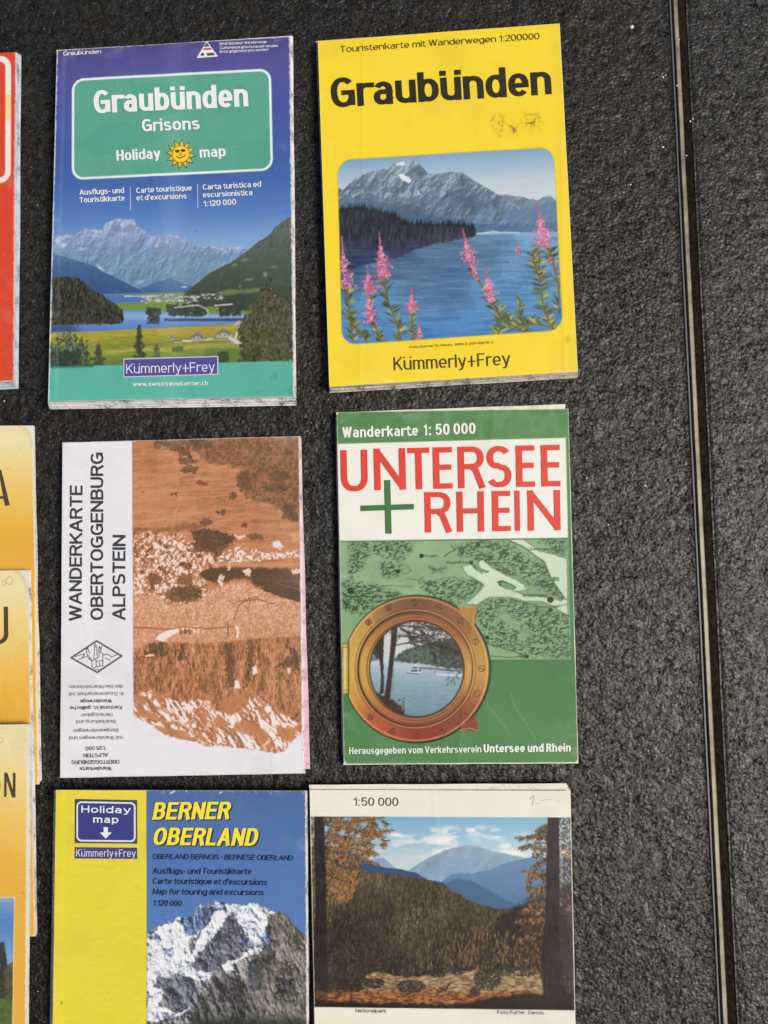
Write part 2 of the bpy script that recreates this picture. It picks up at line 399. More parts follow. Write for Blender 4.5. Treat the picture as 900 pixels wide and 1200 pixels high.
    def poly(s, pts, col, a=1.0, soft=0.6, rough=0.0, rs=5.0, seed=1):
        xs = [p[0] for p in pts]; ys = [p[1] for p in pts]; g = rough + 2
        w_ = s.win(min(xs) - g, min(ys) - g, max(xs) + g, max(ys) + g)
        m = s.pmask(pts, w_, soft, rough, rs, seed)
        if m.size == 0: return
        if np.ndim(col) == 3: m = (m * a)[..., None]; s.C[w_] = s.C[w_] * (1 - m) + col[w_] * m
        else: s._blend(w_, m, col, a)
    def below(s, pts, amp=0.0, sc=6.0, seed=1, soft=0.6):
        """1 below a ridge line"""
        xs = [p[0] for p in pts]; ys = [p[1] for p in pts]
        yl = np.interp(s.X, xs, ys)
        if amp: yl = yl + amp * (fbm(s.X, s.X * 0 + seed, sc, 4, seed) - .5) * 2
        return np.clip(0.5 + (s.Y - yl) / (2 * soft), 0, 1)
    def rect(s, L, T, R, B, r=0.0, soft=0.5):
        """rounded box whose sides are straight lines through two measured points each"""
        f = lambda q, a, b: None
        left = L[0][0] + (L[1][0] - L[0][0]) * (s.Y - L[0][1]) / (L[1][1] - L[0][1])
        right = R[0][0] + (R[1][0] - R[0][0]) * (s.Y - R[0][1]) / (R[1][1] - R[0][1])
        top = T[0][1] + (T[1][1] - T[0][1]) * (s.X - T[0][0]) / (T[1][0] - T[0][0])
        bot = B[0][1] + (B[1][1] - B[0][1]) * (s.X - B[0][0]) / (B[1][0] - B[0][0])
        dx = np.minimum(s.X - left, right - s.X); dy = np.minimum(s.Y - top, bot - s.Y)
        if r: d = np.where((dx < r) & (dy < r), r - np.hypot(r - np.minimum(dx, r), r - np.minimum(dy, r)), np.minimum(dx, dy))
        else: d = np.minimum(dx, dy)
        return d
    def quadrect(s, TL, TR, BR, BL, r=0.0): return s.rect((TL, BL), (TL, TR), (TR, BR), (BL, BR), r)
    def edge_wear(s, wd=1.6, col=(225, 224, 222), amt=0.8, seed=3, sides='lrtb', sc=4):
        dL = s.U * s.wd; dR = (1 - s.U) * s.wd; dT = s.V * s.ht; dB = (1 - s.V) * s.ht
        D = np.full(s.U.shape, 1e3)
        for k, d in (('l', dL), ('r', dR), ('t', dT), ('b', dB)):
            if k in sides: D = np.minimum(D, d)
        n = fbm(s.X, s.Y, sc, 3, seed)
        s.over(np.clip((wd * (0.25 + 1.5 * n) - D) / 0.8, 0, 1) * amt, col)

def scuff(c, seed, n=7, col=(236, 236, 232), a=.24):
    """use marks printed covers pick up: hairline creases with painted highlights, rubbed patches, a little dirt"""
    r = random.Random(seed)
    (x0, y0), (x1, y1), (x2, y2), (x3, y3) = c.quad
    xs0 = max(x0, 0)
    for k in range(n):
        x = r.uniform(xs0, x1); y = r.uniform(y0, min(y2, 1200)); ang = r.choice((0.0, 1.57, r.uniform(0, 3.14))) + r.uniform(-.12, .12); pts = [(x, y)]
        for i in range(r.randint(4, 14)): ang += r.uniform(-.16, .16); pts.append((pts[-1][0] + 5 * math.cos(ang), pts[-1][1] + 5 * math.sin(ang)))
        c.line(pts, .55, col, a * r.uniform(.35, 1))  # pale crease highlight put into the ink colour
    for k in range(n * 5):
        x = r.uniform(xs0, x1); y = r.uniform(y0, min(y2, 1200)); c.ell(x, y, r.uniform(.4, .9), r.uniform(.4, .8), col if r.random() < .6 else (90, 84, 74), r.uniform(0, 3), a * 1.2, .5)
    rub = sm(.58, .80, fbm(c.X, c.Y, 22, 5, seed % 50 + 3)); D = np.minimum(np.minimum(c.U, 1 - c.U) * c.wd, np.minimum(c.V, 1 - c.V) * c.ht)
    c.over(rub * np.exp(-D / 12) * .22, col); c.over(sm(.55, .8, fbm(c.X, c.Y, 60, 4, seed % 50 + 9)) * .06, (120, 112, 96))
def und(x, y, seed, amp):
    h = amp * 1.5 * (fbm(x, y, 0.06, 3, seed))
    # worn-in folds: shallow grooves across the cover
    for k in range(3):
        r = np.random.RandomState(seed * 7 + k); a = r.uniform(-.25, .25) + (math.pi / 2 if k == 0 else 0); o = r.uniform(-.05, .05)
        d = (x * math.sin(a) + y * math.cos(a)) - (o + (np.mean(y) if np.size(y) > 1000 else 0) * 0)
        d = (d * 9.0 + r.rand()) % 1.0 - .5
        h = h + amp * .10 * np.exp(-(d / .012) ** 2) * (.5 + fbm(x, y, .03, 2, seed + 5 + k))
    return h
class Map: pass
def make_map(label, canvas, block, t, seed, edge_mat, amp=0.0007, z0=0.0, layers=9, jit=0.6, block_top=None, cutf=None):
    """a folded map: an Empty > cover (and named print areas), folded_pages"""
    scuff(canvas, seed * 31 + 5)
    M = Map(); M.cv = canvas; M.z0 = z0; M.t = t; M.seed = seed; M.amp = amp
    cx, cy = P(*canvas.ctr, z0)
    r = bpy.data.objects.new('folded_map', None); COL.objects.link(r); r.location = (float(cx), float(cy), z0); r.empty_display_size = 0.03
    r['label'] = label; r['category'] = 'map'; r['group'] = 'folded maps laid out on the dark stone'
    M.root = r; bpy.context.view_layer.update()
    ztop = z0 + t
    def place(x, y, lift=0.0):
        wx, wy = P(x, y, ztop)
        return wx, wy, ztop + und(wx, wy, seed, amp) + lift
    M.place = place
    c = canvas; wx, wy, wz = place(c.X, c.Y)
    # corners of a paper cover lift a touch
    cu = np.minimum(c.U, 1 - c.U) * c.wd; cvv = np.minimum(c.V, 1 - c.V) * c.ht
    V = np.stack([wx, wy, wz], -1).reshape(-1, 3); n1, n2 = c.U.shape
    idx = np.arange(n1 * n2).reshape(n1, n2)
    q = np.stack([idx[1:, :-1], idx[1:, 1:], idx[:-1, 1:], idx[:-1, :-1]], -1)
    cen = lambda a: a[:-1, :-1]
    keep = np.ones((n1 - 1, n2 - 1), bool)
    if cutf is not None: keep &= ~cutf(cen(c.X), cen(c.Y))
    cols = (lin(c.C) * PRINT_K).reshape(-1, 3); cols = np.clip(cols, 0.003, 0.86)
    taken = np.zeros_like(keep)
    for nm, mask in c.part.items():
        mm = cen(mask) & keep & ~taken; taken |= mm
        if mm.any(): new_obj(nm, grid_mesh(nm, V, q[mm], cols), r, M_PRINT)
    body = keep & ~taken
    # paper thickness: a rim hanging from the cover's border
    ring = np.concatenate([idx[0, :], idx[1:, -1], idx[-1, -2::-1], idx[-2:0:-1, 0]])
    low = V[ring].copy(); low[:, 2] -= 0.0005
    base = len(V); V2 = np.vstack([V, V[ring], low])
    cr_ = np.tile(lin(rgb(222, 220, 214)) * PRINT_K, (2 * len(ring), 1)); cols2 = np.vstack([cols, cr_])
    k = np.arange(len(ring)); k2 = (k + 1) % len(ring); L = len(ring)
    rq = np.stack([base + k2, base + k, base + L + k, base + L + k2], -1)
    if cutf is not None:
        hit = cutf(c.X.reshape(-1)[ring], c.Y.reshape(-1)[ring]); rq = rq[~(hit[k] | hit[k2])]
    new_obj('cover', grid_mesh('cover', V2, np.vstack([q[body], rq]), cols2, True), r, M_PRINT)
    # the folded sheets underneath
    rs = np.random.RandomState(seed + 50)
    bt = block_top or canvas.quad
    VV = []; FF = []
    for L_ in range(layers):
        f = (L_ + 0.5) / layers; za = z0 + 0.0003 + (t - 0.0009) * L_ / layers; zb = za + (t - 0.0009) / layers * 0.8
        cs = []
        for k_ in range(4):
            bx, by = block[k_]; tx, ty = bt[k_]
            jx, jy = (rs.rand(2) - .5) * jit * 2
            x = bx + (tx - bx) * f + jx; y = by + (ty - by) * f + jy
            cs.append(P(x, y, za))
        # subdivide the outline so the sheets look a little wavy
        pts = []
        for k_ in range(4):
            a = np.array(cs[k_]).ravel(); b = np.array(cs[(k_ + 1) % 4]).ravel(); nn = 16
            d = b - a; nrm = np.array([d[1], -d[0]]) / (np.linalg.norm(d) + 1e-9)
            for i in range(nn):
                tt = i / nn
                wv = 0.00025 * (vnoise(np.array(tt * 7.0 + L_), np.array(float(k_)), seed) - .5) * 2 * math.sin(math.pi * tt)
                pts.append(a + d * tt + nrm * wv)
        b0 = len(VV); n_ = len(pts)
        for p in pts: VV.append((p[0], p[1], za))
        for p in pts: VV.append((p[0], p[1], zb))
        FF.append(tuple(b0 + n_ + i for i in range(n_))[::-1]); FF.append(tuple(b0 + i for i in range(n_)))
        for i in range(n_):
            j = (i + 1) % n_; FF.append((b0 + i, b0 + n_ + i, b0 + n_ + j, b0 + j))
    me = mesh_from(VV, FF, 'folded_pages'); 
    o = new_obj('folded_pages', me, r, edge_mat); o['kind'] = 'stuff'
    M.layer = 0
    return M
def sheet(M, name, quad, z, th, m, label=None):
    """one loose sheet of the folded map showing past its cover"""
    V = []; F = []; n = 10
    for zz in (z, z + th):
        for k in range(4):
            a, b = quad[k], quad[(k + 1) % 4]
            for i in range(n):
                x = a[0] + (b[0] - a[0]) * i / n; y = a[1] + (b[1] - a[1]) * i / n
                wv = 0.35 * math.sin(i * 1.7 + k)
                wx, wy = P(x + (wv if k % 2 else 0), y + (0 if k % 2 else wv * .6), zz); V.append((float(wx), float(wy), zz))
    N_ = 4 * n
    F.append(tuple(range(N_))); F.append(tuple(range(N_, 2 * N_))[::-1])
    for i in range(N_): F.append((i, N_ + i, N_ + (i + 1) % N_, (i + 1) % N_))
    o = new_obj(name, mesh_from(V, F, name), M.root, m)
    if label: o['label'] = label
    return o

# ------------------------------------------------------------------ printed lettering: a drawn grotesque alphabet
def _arc(cx, cy, rx, ry, a0, a1, p=2.25):
    n = max(3, int(abs(a1 - a0) / 14)); o = []
    for i in range(n + 1):
        a = math.radians(a0 + (a1 - a0) * i / n); c, s = math.cos(a), math.sin(a)
        o.append((cx + rx * math.copysign(abs(c) ** (2 / p), c), cy + ry * math.copysign(abs(s) ** (2 / p), s)))
    return o
def glyph(ch, X, ah):
    """skeleton strokes of one letter in a unit box; X = x-height line, ah = half stroke; returns (width, strokes)"""
    E = _arc; D = {
    'A': (.98, [[(0, 0), (.46, 1), (.54, 1), (1, 0)], [(.2, .32), (.8, .32)]]),
    'B': (.86, [[(0, 0), (0, 1)], [(0, 1), (.5, 1)] + E(.5, .765, .42, .235, 90, -90) + [(0, .53)], [(.5, .53)] + E(.54, .265, .46, .265, 90, -90) + [(0, 0)]]),
    'C': (.92, [E(.52, .5, .52, .5, 42, 318)]), 'D': (.92, [[(0, 0), (0, 1)], [(0, 1), (.4, 1)] + E(.42, .5, .58, .5, 90, -90) + [(0, 0)]]),
    'E': (.76, [[(0, 0), (0, 1)], [(0, 1), (1, 1)], [(0, .52), (.92, .52)], [(0, 0), (1, 0)]]), 'F': (.72, [[(0, 0), (0, 1)], [(0, 1), (1, 1)], [(0, .5), (.9, .5)]]),
    'G': (.96, [E(.52, .5, .52, .5, 42, 345), [(1, .06), (1, .48), (.6, .48)]]), 'H': (.88, [[(0, 0), (0, 1)], [(1, 0), (1, 1)], [(0, .52), (1, .52)]]),
    'I': (.0, [[(.5, 0), (.5, 1)]]), 'K': (.88, [[(0, 0), (0, 1)], [(.96, 1), (.08, .40)], [(.36, .60), (1, 0)]]), 'L': (.7, [[(0, 1), (0, 0), (1, 0)]]),
    'M': (1.08, [[(0, 0), (0, 1)], [(.04, 1), (.5, .05), (.96, 1)], [(1, 1), (1, 0)]]), 'N': (.9, [[(0, 0), (0, 1)], [(.03, .97), (.97, .03)], [(1, 1), (1, 0)]]),
    'O': (1.0, ['c', E(.5, .5, .5, .5, 0, 346)]), 'P': (.82, [[(0, 0), (0, 1)], [(0, 1), (.5, 1)] + E(.54, .74, .46, .26, 90, -90) + [(0, .48)]]),
    'R': (.88, [[(0, 0), (0, 1)], [(0, 1), (.5, 1)] + E(.52, .76, .46, .24, 90, -90) + [(0, .52)], [(.55, .5), (.72, .42), (1, 0)]]),
    'S': (.86, [E(.5, .755, .48, .245, 28, 262)[:-1] + [(.42, .535), (.6, .485)] + E(.5, .25, .5, .25, 78, -154)[1:]]),
    'T': (.84, [[(0, 1), (1, 1)], [(.5, 1), (.5, 0)]]), 'U': (.88, [[(0, 1)] + E(.5, .32, .5, .32, 180, 360) + [(1, 1)]]), 'V': (.94, [[(0, 1), (.47, 0), (.53, 0), (1, 1)]]),
    'W': (1.36, [[(0, 1), (.24, 0), (.27, 0), (.48, 1), (.52, 1), (.73, 0), (.76, 0), (1, 1)]]), 'Z': (.8, [[(0, 1), (1, 1), (0, 0), (1, 0)]]),
    'a': (.74, [E(.48, X * .70, .44, X * .30, 158, 8) + [(.93, 0)], [(.93, X * .58), (.5, X * .56)] + E(.44, X * .29, .44, X * .29, 95, 272) + [(.7, .03), (.93, X * .2)]]),
    'b': (.78, [[(0, 0), (0, 1)], 'c', E(.5, X / 2, .5, X / 2, 0, 342)]), 'c': (.72, [E(.52, X / 2, .52, X / 2, 40, 320)]), 'd': (.78, [[(1, 0), (1, 1)], 'c', E(.5, X / 2, .5, X / 2, 0, 342)]),
    'e': (.76, [[(.04, X * .47), (1, X * .47)] + E(.5, X / 2, .5, X / 2, 4, 318)[0:]]), 'f': (.42, [[(.38, 0), (.38, .76)] + E(.9, .78, .52, .22, 176, 100) + [(1.2, 1)], [(-.1, X), (1, X)]]),
    'g': (.78, ['c', E(.5, X / 2, .5, X / 2, 0, 342), [(1, X), (1, -.06)] + E(.5, -.06, .5, .2, 0, -150)]), 'h': (.76, [[(0, 0), (0, 1)], [(0, X * .55)] + E(.5, X * .66, .5, X * .34, 172, 0) + [(1, 0)]]),
    'i': (.0, [[(.5, 0), (.5, X)], [(.5, .985), (.5, 1.0)]]), 'j': (.1, [[(.9, X), (.9, -.1)] + E(0, -.1, .9, .14, 0, -90), [(.9, .985), (.9, 1.0)]]), 'k': (.74, [[(0, 0), (0, 1)], [(.92, X), (.1, X * .36)], [(.38, X * .58), (1, 0)]]),
    'l': (.0, [[(.5, 0), (.5, 1)]]), 'm': (1.22, [[(0, 0), (0, X)], [(0, X * .6)] + E(.25, X * .7, .25, X * .30, 172, 0) + [(.5, 0)], [(.5, X * .6)] + E(.75, X * .7, .25, X * .30, 172, 0) + [(1, 0)]]),
    'n': (.76, [[(0, 0), (0, X)], [(0, X * .55)] + E(.5, X * .66, .5, X * .34, 172, 0) + [(1, 0)]]), 'o': (.8, ['c', E(.5, X / 2, .5, X / 2, 0, 342)]), 'p': (.78, [[(0, -.26), (0, X)], 'c', E(.5, X / 2, .5, X / 2, 0, 342)]),
    'q': (.78, [[(1, -.26), (1, X)], 'c', E(.5, X / 2, .5, X / 2, 0, 342)]), 'r': (.44, [[(0, 0), (0, X)], [(0, X * .55)] + E(.95, X * .64, .95, X * .36, 172, 100) + [(1.32, X * .985)]]),
    's': (.70, [E(.5, X * .755, .47, X * .245, 28, 262)[:-1] + [(.4, X * .54), (.62, X * .47)] + E(.5, X * .25, .5, X * .25, 78, -154)[1:]]),
    't': (.40, [[(.36, X + .2), (.36, .12)] + E(.9, .14, .54, .14, 184, 262) + [(1.2, 0)], [(-.05, X), (1, X)]]), 'u': (.76, [[(0, X)] + E(.5, X * .34, .5, X * .34, 180, 352) , [(1, X), (1, 0)]]),
    'v': (.76, [[(0, X), (.46, 0), (.54, 0), (1, X)]]), 'w': (1.14, [[(0, X), (.24, 0), (.28, 0), (.48, X), (.52, X), (.72, 0), (.76, 0), (1, X)]]), 'x': (.74, [[(0, X), (1, 0)], [(1, X), (0, 0)]]),
    'y': (.76, [[(0, X), (.52, 0)], [(1, X), (.46, -.14)] + [(.3, -.26), (.08, -.26)]]), 'z': (.7, [[(0, X), (1, X), (0, 0), (1, 0)]]),
    '0': (.76, ['c', E(.5, .5, .5, .5, 0, 346)]), '1': (.36, [[(0, .76), (.5, .84), (1, 1), (1, 0)]]), '2': (.76, [E(.5, .72, .48, .28, 172, -32) + [(.04, .04), (.04, 0), (1, 0)]]),
    '3': (.76, [E(.48, .76, .44, .24, 165, -70) + [(.45, .53)], [(.45, .53)] + E(.5, .27, .5, .27, 72, -165)]), '4': (.8, [[(.76, 0), (.76, 1), (0, .26), (1, .26)]]), '5': (.76, [[(.92, 1), (.16, 1), (.08, .5)] + E(.5, .32, .5, .32, 150, -160)]),
    '6': (.76, ['c', E(.5, .31, .5, .31, 0, 342), [(.02, .3)] + E(.54, .5, .54, .5, 185, 52)]), '7': (.74, [[(0, 1), (1, 1), (.34, 0)]]), '8': (.76, ['c', E(.5, .76, .44, .24, 0, 342), 'c', E(.5, .27, .5, .27, 0, 342)]), '9': (.76, ['c', E(.5, .69, .5, .31, 0, 342), [(.98, .7)] + E(.46, .5, .54, .5, 5, -128)]),
    '.': (.12, [[(.5, 0), (.5, .015)]]), ',': (.12, [[(.5, .0), (.5, -.1)]]), ':': (.16, [[(.5, 0), (.5, .015)], [(.5, X - .03), (.5, X - .015)]]), '-': (.34, [[(0, .36), (1, .36)]]), '+': (.8, [[(0, .40), (1, .40)], [(.5, -.02), (.5, .82)]]),
    "'": (.0, [[(.5, .8), (.5, 1)]]), '·': (.0, [[(.5, .40), (.5, .42)]]), '•': (.16, [[(.3, .46), (.7, .46)], [(.5, .40), (.5, .52)]]), 'ü': None, 'Ü': None}
    if ch == 'ü': w_, s_ = D['u']; return w_, s_ + ['d', [(-.04, .99), (-.04, 1.0)], 'd', [(1.04, .99), (1.04, 1.0)]]
    if ch == 'Ü': w_, s_ = D['U']; return w_, s_ + ['d', [(.1, 1.22), (.1, 1.235)], 'd', [(.9, 1.22), (.9, 1.235)]]
    if ch == ' ': return None
    return D.get(ch, D['o'])
def thicken(pts, hx, hy, closed):
    """quad strip round a skeleton: hx half width of uprights, hy half height of level strokes"""
    n = len(pts); L, Rr = [], []
    def nrm(a, b):
        dx, dy = b[0] - a[0], b[1] - a[1]; l = math.hypot(dx, dy) or 1e-9; return (-dy / l, dx / l)
    if not closed:
        pts = list(pts)
        for e, f in ((0, 1), (-1, -2)):
            dx, dy = pts[e][0] - pts[f][0], pts[e][1] - pts[f][1]; l = math.hypot(dx, dy) or 1e-9
            if n > 3 and l < hx * 1.3: continue
            k = abs(dx / l) * hx * (1 if abs(dx) > 4 * abs(dy) else .55) + abs(dy / l) * hy; pts[e] = (pts[e][0] + dx / l * k, pts[e][1] + dy / l * k)
    for i in range(n):
        if closed: a, b = nrm(pts[i - 1], pts[i]), nrm(pts[i], pts[(i + 1) % n])
        else: a = nrm(pts[max(i - 1, 0)], pts[max(i, 1)]); b = nrm(pts[min(i, n - 2)], pts[min(i + 1, n - 1)])
        mx, my = a[0] + b[0], a[1] + b[1]; l = math.hypot(mx, my)
        if l < .3: mx, my = b; k = 1
        else: mx /= l; my /= l; k = min(1.6, 1 / max(.35, mx * b[0] + my * b[1]))
        L.append((pts[i][0] + mx * hx * k, pts[i][1] + my * hy * k)); Rr.append((pts[i][0] - mx * hx * k, pts[i][1] - my * hy * k))
    return L, Rr
def text(M, s, p0, p1, cap, col, bold=0.0, shear=0.0, spacing=1.0, lift=0.0003, name='lettering', xh=.74, track=None):
    """print s with its baseline from p0 to p1 and capitals cap tall (photo measures), on the cover"""
    Ln = math.hypot(p1[0] - p0[0], p1[1] - p0[1]); d = ((p1[0] - p0[0]) / Ln, (p1[1] - p0[1]) / Ln); up = (d[1], -d[0])
    L = Ln / cap; sv = .12 + bold * 2.9; sh_ = sv * (.84 if bold < .02 else .74)
    n = len(s); gs = [glyph(c, (xh - sh_) / (1 - sh_), sh_ / 2) for c in s]
    tr = (.13 if bold < .01 else .085) if track is None else track
    tr *= 1 + (spacing - 1) * 5
    # every letter is its skeleton width times q plus one stroke; spaces are plain gaps
    fixed = sum(sv for g in gs if g) + tr * (n - 1); var = sum((g[0] * .86 if g else .26) for g in gs)
    if var < 1e-6: sv = L; fixed = sv; var = 1.0
    q = (L - fixed) / var
    if q < .35 and n > 1:                                       # too tight for this weight: thin the stems
        sv *= .7; fixed = sum(sv for g in gs if g) + tr * .6 * (n - 1); tr *= .6; q = (L - fixed) / var
    x = 0.0; V = []; F = []; Z = []; si = 0
    for g in gs:
        if g is None: x += .26 * q + tr; continue
        wg = g[0] * .86 * q; closed = False; dot = False
        for st in g[1]:
            if st == 'c': closed = True; continue
            if st == 'd': dot = True; continue
            pp = [(x + (sv / 2 + px * wg if px < 1.15 else sv * 1.0 + wg), sh_ / 2 + py * (1 - sh_)) for px, py in st]
            hx_ = min(sv / 2, (wg + sv) * .21) if dot else sv / 2
            a, b = thicken(pp, hx_, sh_ / 2, closed); dot = False
            m = len(a); b0 = len(V); V += a + b; Z += [lift + (si % 14) * 4e-6] * (2 * m)
            for i in range(m if closed else m - 1):
                j = (i + 1) % m; F.append((b0 + i, b0 + m + i, b0 + m + j, b0 + j))
            si += 1; closed = False
        x += wg + sv + tr
    V = np.array(V) * cap; a = V[:, 0] + V[:, 1] * shear; b = V[:, 1]
    X = p0[0] + d[0] * a + up[0] * b; Y = p0[1] + d[1] * a + up[1] * b
    wx, wy, wz = M.place(X, Y, np.array(Z))
    return new_obj(name, mesh_from(np.stack([wx, wy, wz], -1), F, name), M.root, ink(col))
def shape(M, name, polys, col, lift=0.00025):
    V = []; F = []
    for pts in polys:
        b = len(V)
        for x, y in pts:
            wx, wy, wz = M.place(np.array(x), np.array(y), lift); V.append((float(wx), float(wy), float(wz)))
        F.append(tuple(range(b, len(V))))
    me = mesh_from(V, F, name)
    # make every face look up
    return new_obj(name, me, M.root, ink(col))
def rr_pts(TL, TR, BR, BL, r, n=7, inset=0.0):
    """rounded quad outline in photo measures"""
    TL, TR, BR, BL = [np.array(p, float) for p in (TL, TR, BR, BL)]
    if inset:
        ex = (TR - TL) / np.linalg.norm(TR - TL); ey = (BL - TL) / np.linalg.norm(BL - TL)
        TL = TL + inset * (ex + ey); TR = TR + inset * (-ex + ey); BR = BR + inset * (-ex - ey); BL = BL + inset * (ex - ey); r = max(0.1, r - inset)
    out = []
    cs = [TL, TR, BR, BL]
    for k in range(4):
        c = cs[k]; a = cs[k - 1] - c; b = cs[(k + 1) % 4] - c; a = a / np.linalg.norm(a) * r; b = b / np.linalg.norm(b) * r
        for i in range(n + 1):
            th = math.pi / 2 * i / n
            out.append(tuple(c + a * (1 - math.sin(th)) + b * (1 - math.cos(th))))
    return out
def ring_polys(outer, inner):
    n = len(outer); return [[outer[i], outer[(i + 1) % n], inner[(i + 1) % n], inner[i]] for i in range(n)]
def circle(x, y, r, n=20, ry=None):
    ry = ry or r; return [(x + r * math.cos(2 * math.pi * i / n), y + ry * math.sin(2 * math.pi * i / n)) for i in range(n)]
def seg(a, b, w):
    dx, dy = b[0] - a[0], b[1] - a[1]; L = math.hypot(dx, dy); nx, ny = -dy / L * w / 2, dx / L * w / 2
    return [(a[0] + nx, a[1] + ny), (b[0] + nx, b[1] + ny), (b[0] - nx, b[1] - ny), (a[0] - nx, a[1] - ny)]
R = random.Random(11)
def jc(c, d=12): return tuple(v + R.uniform(-d, d) for v in c)
# ================================================================== MAP: blue-green Graubünden holiday map
def paint_holiday():
    c = Canvas([(67, 60), (340, 44), (345, 465), (57, 471)], 0.9)
    X, Y = c.X, c.Y
    yy = Y + 0.045 * (X - 200)
    c.C = ramp(yy, [(48, (74, 68, 128)), (85, (82, 82, 152)), (120, (72, 86, 158)), (190, (62, 94, 164)), (225, (68, 108, 178)), (255, (88, 132, 194)), (290, (134, 174, 214)), (330, (150, 184, 215))])
    c.over((fbm(X, Y, 60, 3, 5)) * 0.16, (120, 120, 190))
    far = cv([(40, 225), (60, 215), (110, 205), (170, 205), (215, 190), (250, 160), (310, 172), (360, 167), (400, 125), (440, 105), (470, 92), (510, 100), (585, 95), (610, 150), (650, 170), (690, 205), (760, 206), (829, 205)], 55, 240, 5.717) + \
          cv([(50, 203), (85, 225), (120, 250), (160, 268), (200, 285), (280, 272), (350, 300), (395, 292), (430, 280), (470, 288), (500, 302), (560, 345), (850, 380)], 200, 240, 5.713)
    m = c.below(far, 1.5, 4, 3)
    rg = relief(X, Y, 12, 5, 7, 1, 1.3, 0.5, p=1.1)
    base = ramp(Y + 8 * (rg - .5), [(255, (150, 164, 200)), (280, (132, 154, 192)), (300, (118, 148, 182)), (318, (112, 146, 172)), (335, (104, 142, 174))])
    base = base * (0.86 + 0.28 * rg[..., None])
    c.over(m, base)
    yl = np.interp(X, [p[0] for p in far], [p[1] for p in far])
    snow = m * sm(0.56, 0.72, relief(X, Y, 9, 4, 15) - np.clip((Y - yl) / 60, 0, .4)) * (Y < 300)
    c.over(snow * 0.42, (214, 216, 234))
    for x, y, rx, ry, a in [(139.5, 258.5, 3, 2.3, 0), (145.5, 274.5, 3.6, 2, -.2), (112, 271, 5, 1.6, .2), (118, 272, 2.5, 2, 0), (97, 292.3, 5, 1.4, -.1), (110, 276.5, 7, 1, .1), (68, 283, 3, 4, 0), (75, 288, 5, 3, -.5), (80, 277.5, 5, 1.5, 0), (72, 279, 3, 1.2, .3),
                            (116, 313, 4, 1.6, .7), (120, 316, 3, 1.3, .6), (165, 331, 4, 1.4, -.3), (184, 288.7, 3, 1, 0), (208, 278, 2.5, 1.6, .5), (143, 264, 2, 3, -.4), (250, 290, 3, 1.6, .3), (261, 293, 3, 1.2, .4), (276, 291, 6, 1.6, 0)]:
        c.ell(x, y, rx * .75, ry * .75, (226, 226, 240), a, 0.62, 1.2)
    c.ell(138.5, 268, 5, 4, (95, 115, 165), 0.3, 0.5, 2)
    # blue wooded slopes
    mid = cv([(40, 330), (70, 342), (120, 350), (200, 375), (260, 395), (330, 420), (380, 450), (480, 500), (560, 540), (640, 575), (829, 610)], 55, 240, 5.717)
    m = c.below(mid, 1.2, 6, 21)
    c.over(m * sm(400, 320, X + 0 * Y) * (X < 215), ramp(Y, [(296, (84, 116, 158)), (320, (64, 96, 138)), (345, (56, 88, 134))]) * (0.9 + .2 * fbm(X, Y, 3, 3, 9)[..., None]))
    rt = cv([(-200, 560), (-60, 510), (0, 490), (60, 520), (150, 550), (200, 560)], 200, 240, 5.713)
    c.over(c.below(rt, 1, 6, 4) * (X > 165) * (X < 232), ramp(Y, [(326, (84, 118, 160)), (345, (66, 100, 145))]))
    # shore, village
    c.over(sm(343, 346, Y + 0.02 * X - 3), (118, 142, 110))
    c.over(sm(345, 347, Y) * (X < 172) * sm(356.5, 355.5, Y), (76, 116, 184))
    c.over(sm(346.5, 347, Y) * sm(348.5, 348, Y) * (X > 146) * (X < 185), (190, 205, 200))
    c.over(sm(353, 356, Y + (X - 170) * .03), (112, 142, 72))
    # right hill
    rh = cv([(60, 605), (100, 590), (150, 545), (200, 510), (260, 460), (330, 425), (400, 390), (460, 348), (520, 308), (560, 270), (600, 240), (650, 212), (680, 180), (700, 150), (740, 122), (800, 82), (860, 62)], 200, 240, 5.713)
    m = c.below(rh, 0.8, 3, 31)
    fo = fbm(X, Y, 2.4, 4, 41, 1, 1.6, 0.2)
    g = ramp(np.clip((Y - 262) / 95 + (fo - .5) * 1.0, 0, 1), [(0, (98, 104, 96)), (.4, (84, 96, 84)), (.8, (64, 78, 66)), (1, (60, 72, 52))]) * (0.68 + 0.62 * fo[..., None])
    ybt = 352 + 0.12 * (X - 250)
    c.over(m * (Y < ybt + 8) * (X > 216), g)
    for x, y, rx, ry in [(287, 305, 3, 1), (275, 311, 2.5, 1), (292, 328, 4, 1.2), (311, 322, 2, 3), (321, 313.5, 3, 1), (270, 343, 14, 3.2), (296, 341, 12, 2.6), (281.5, 336, 1.2, 1)]:
        c.ell(x, y, rx, ry, (150, 165, 118) if rx < 8 else (116, 142, 84), -.12, .75, 1.2)
    # village roofs
    for i in range(150):
        x = R.uniform(166, 262); yb = 353 - 0.10 * (x - 166) + (4 if x > 205 else 0)
        y = yb + R.uniform(-4.5, 3.5)
        c.ell(x, y, R.uniform(.8, 1.7), R.uniform(.6, 1.1), R.choice([(222, 220, 214), (150, 146, 140), (192, 186, 176), (92, 88, 84), (205, 205, 200)]), 0, .85, .5)
    c.ell(216, 336.5, 3, .8, (235, 238, 240), 0, .9, .5)
    # lake
    lk = c.pmask(cv([(455, 715), (560, 708), (829, 725), (829, 820), (600, 838), (430, 850), (330, 858), (40, 868), (40, 800), (500, 790)], 55, 240, 5.717) + [(310, 375)][:0])
    lk2 = c.pmask([(140, 365), (200, 369), (260, 368.5), (300, 369), (296, 377), (280, 380), (240, 381.5), (195, 384), (140, 388)])
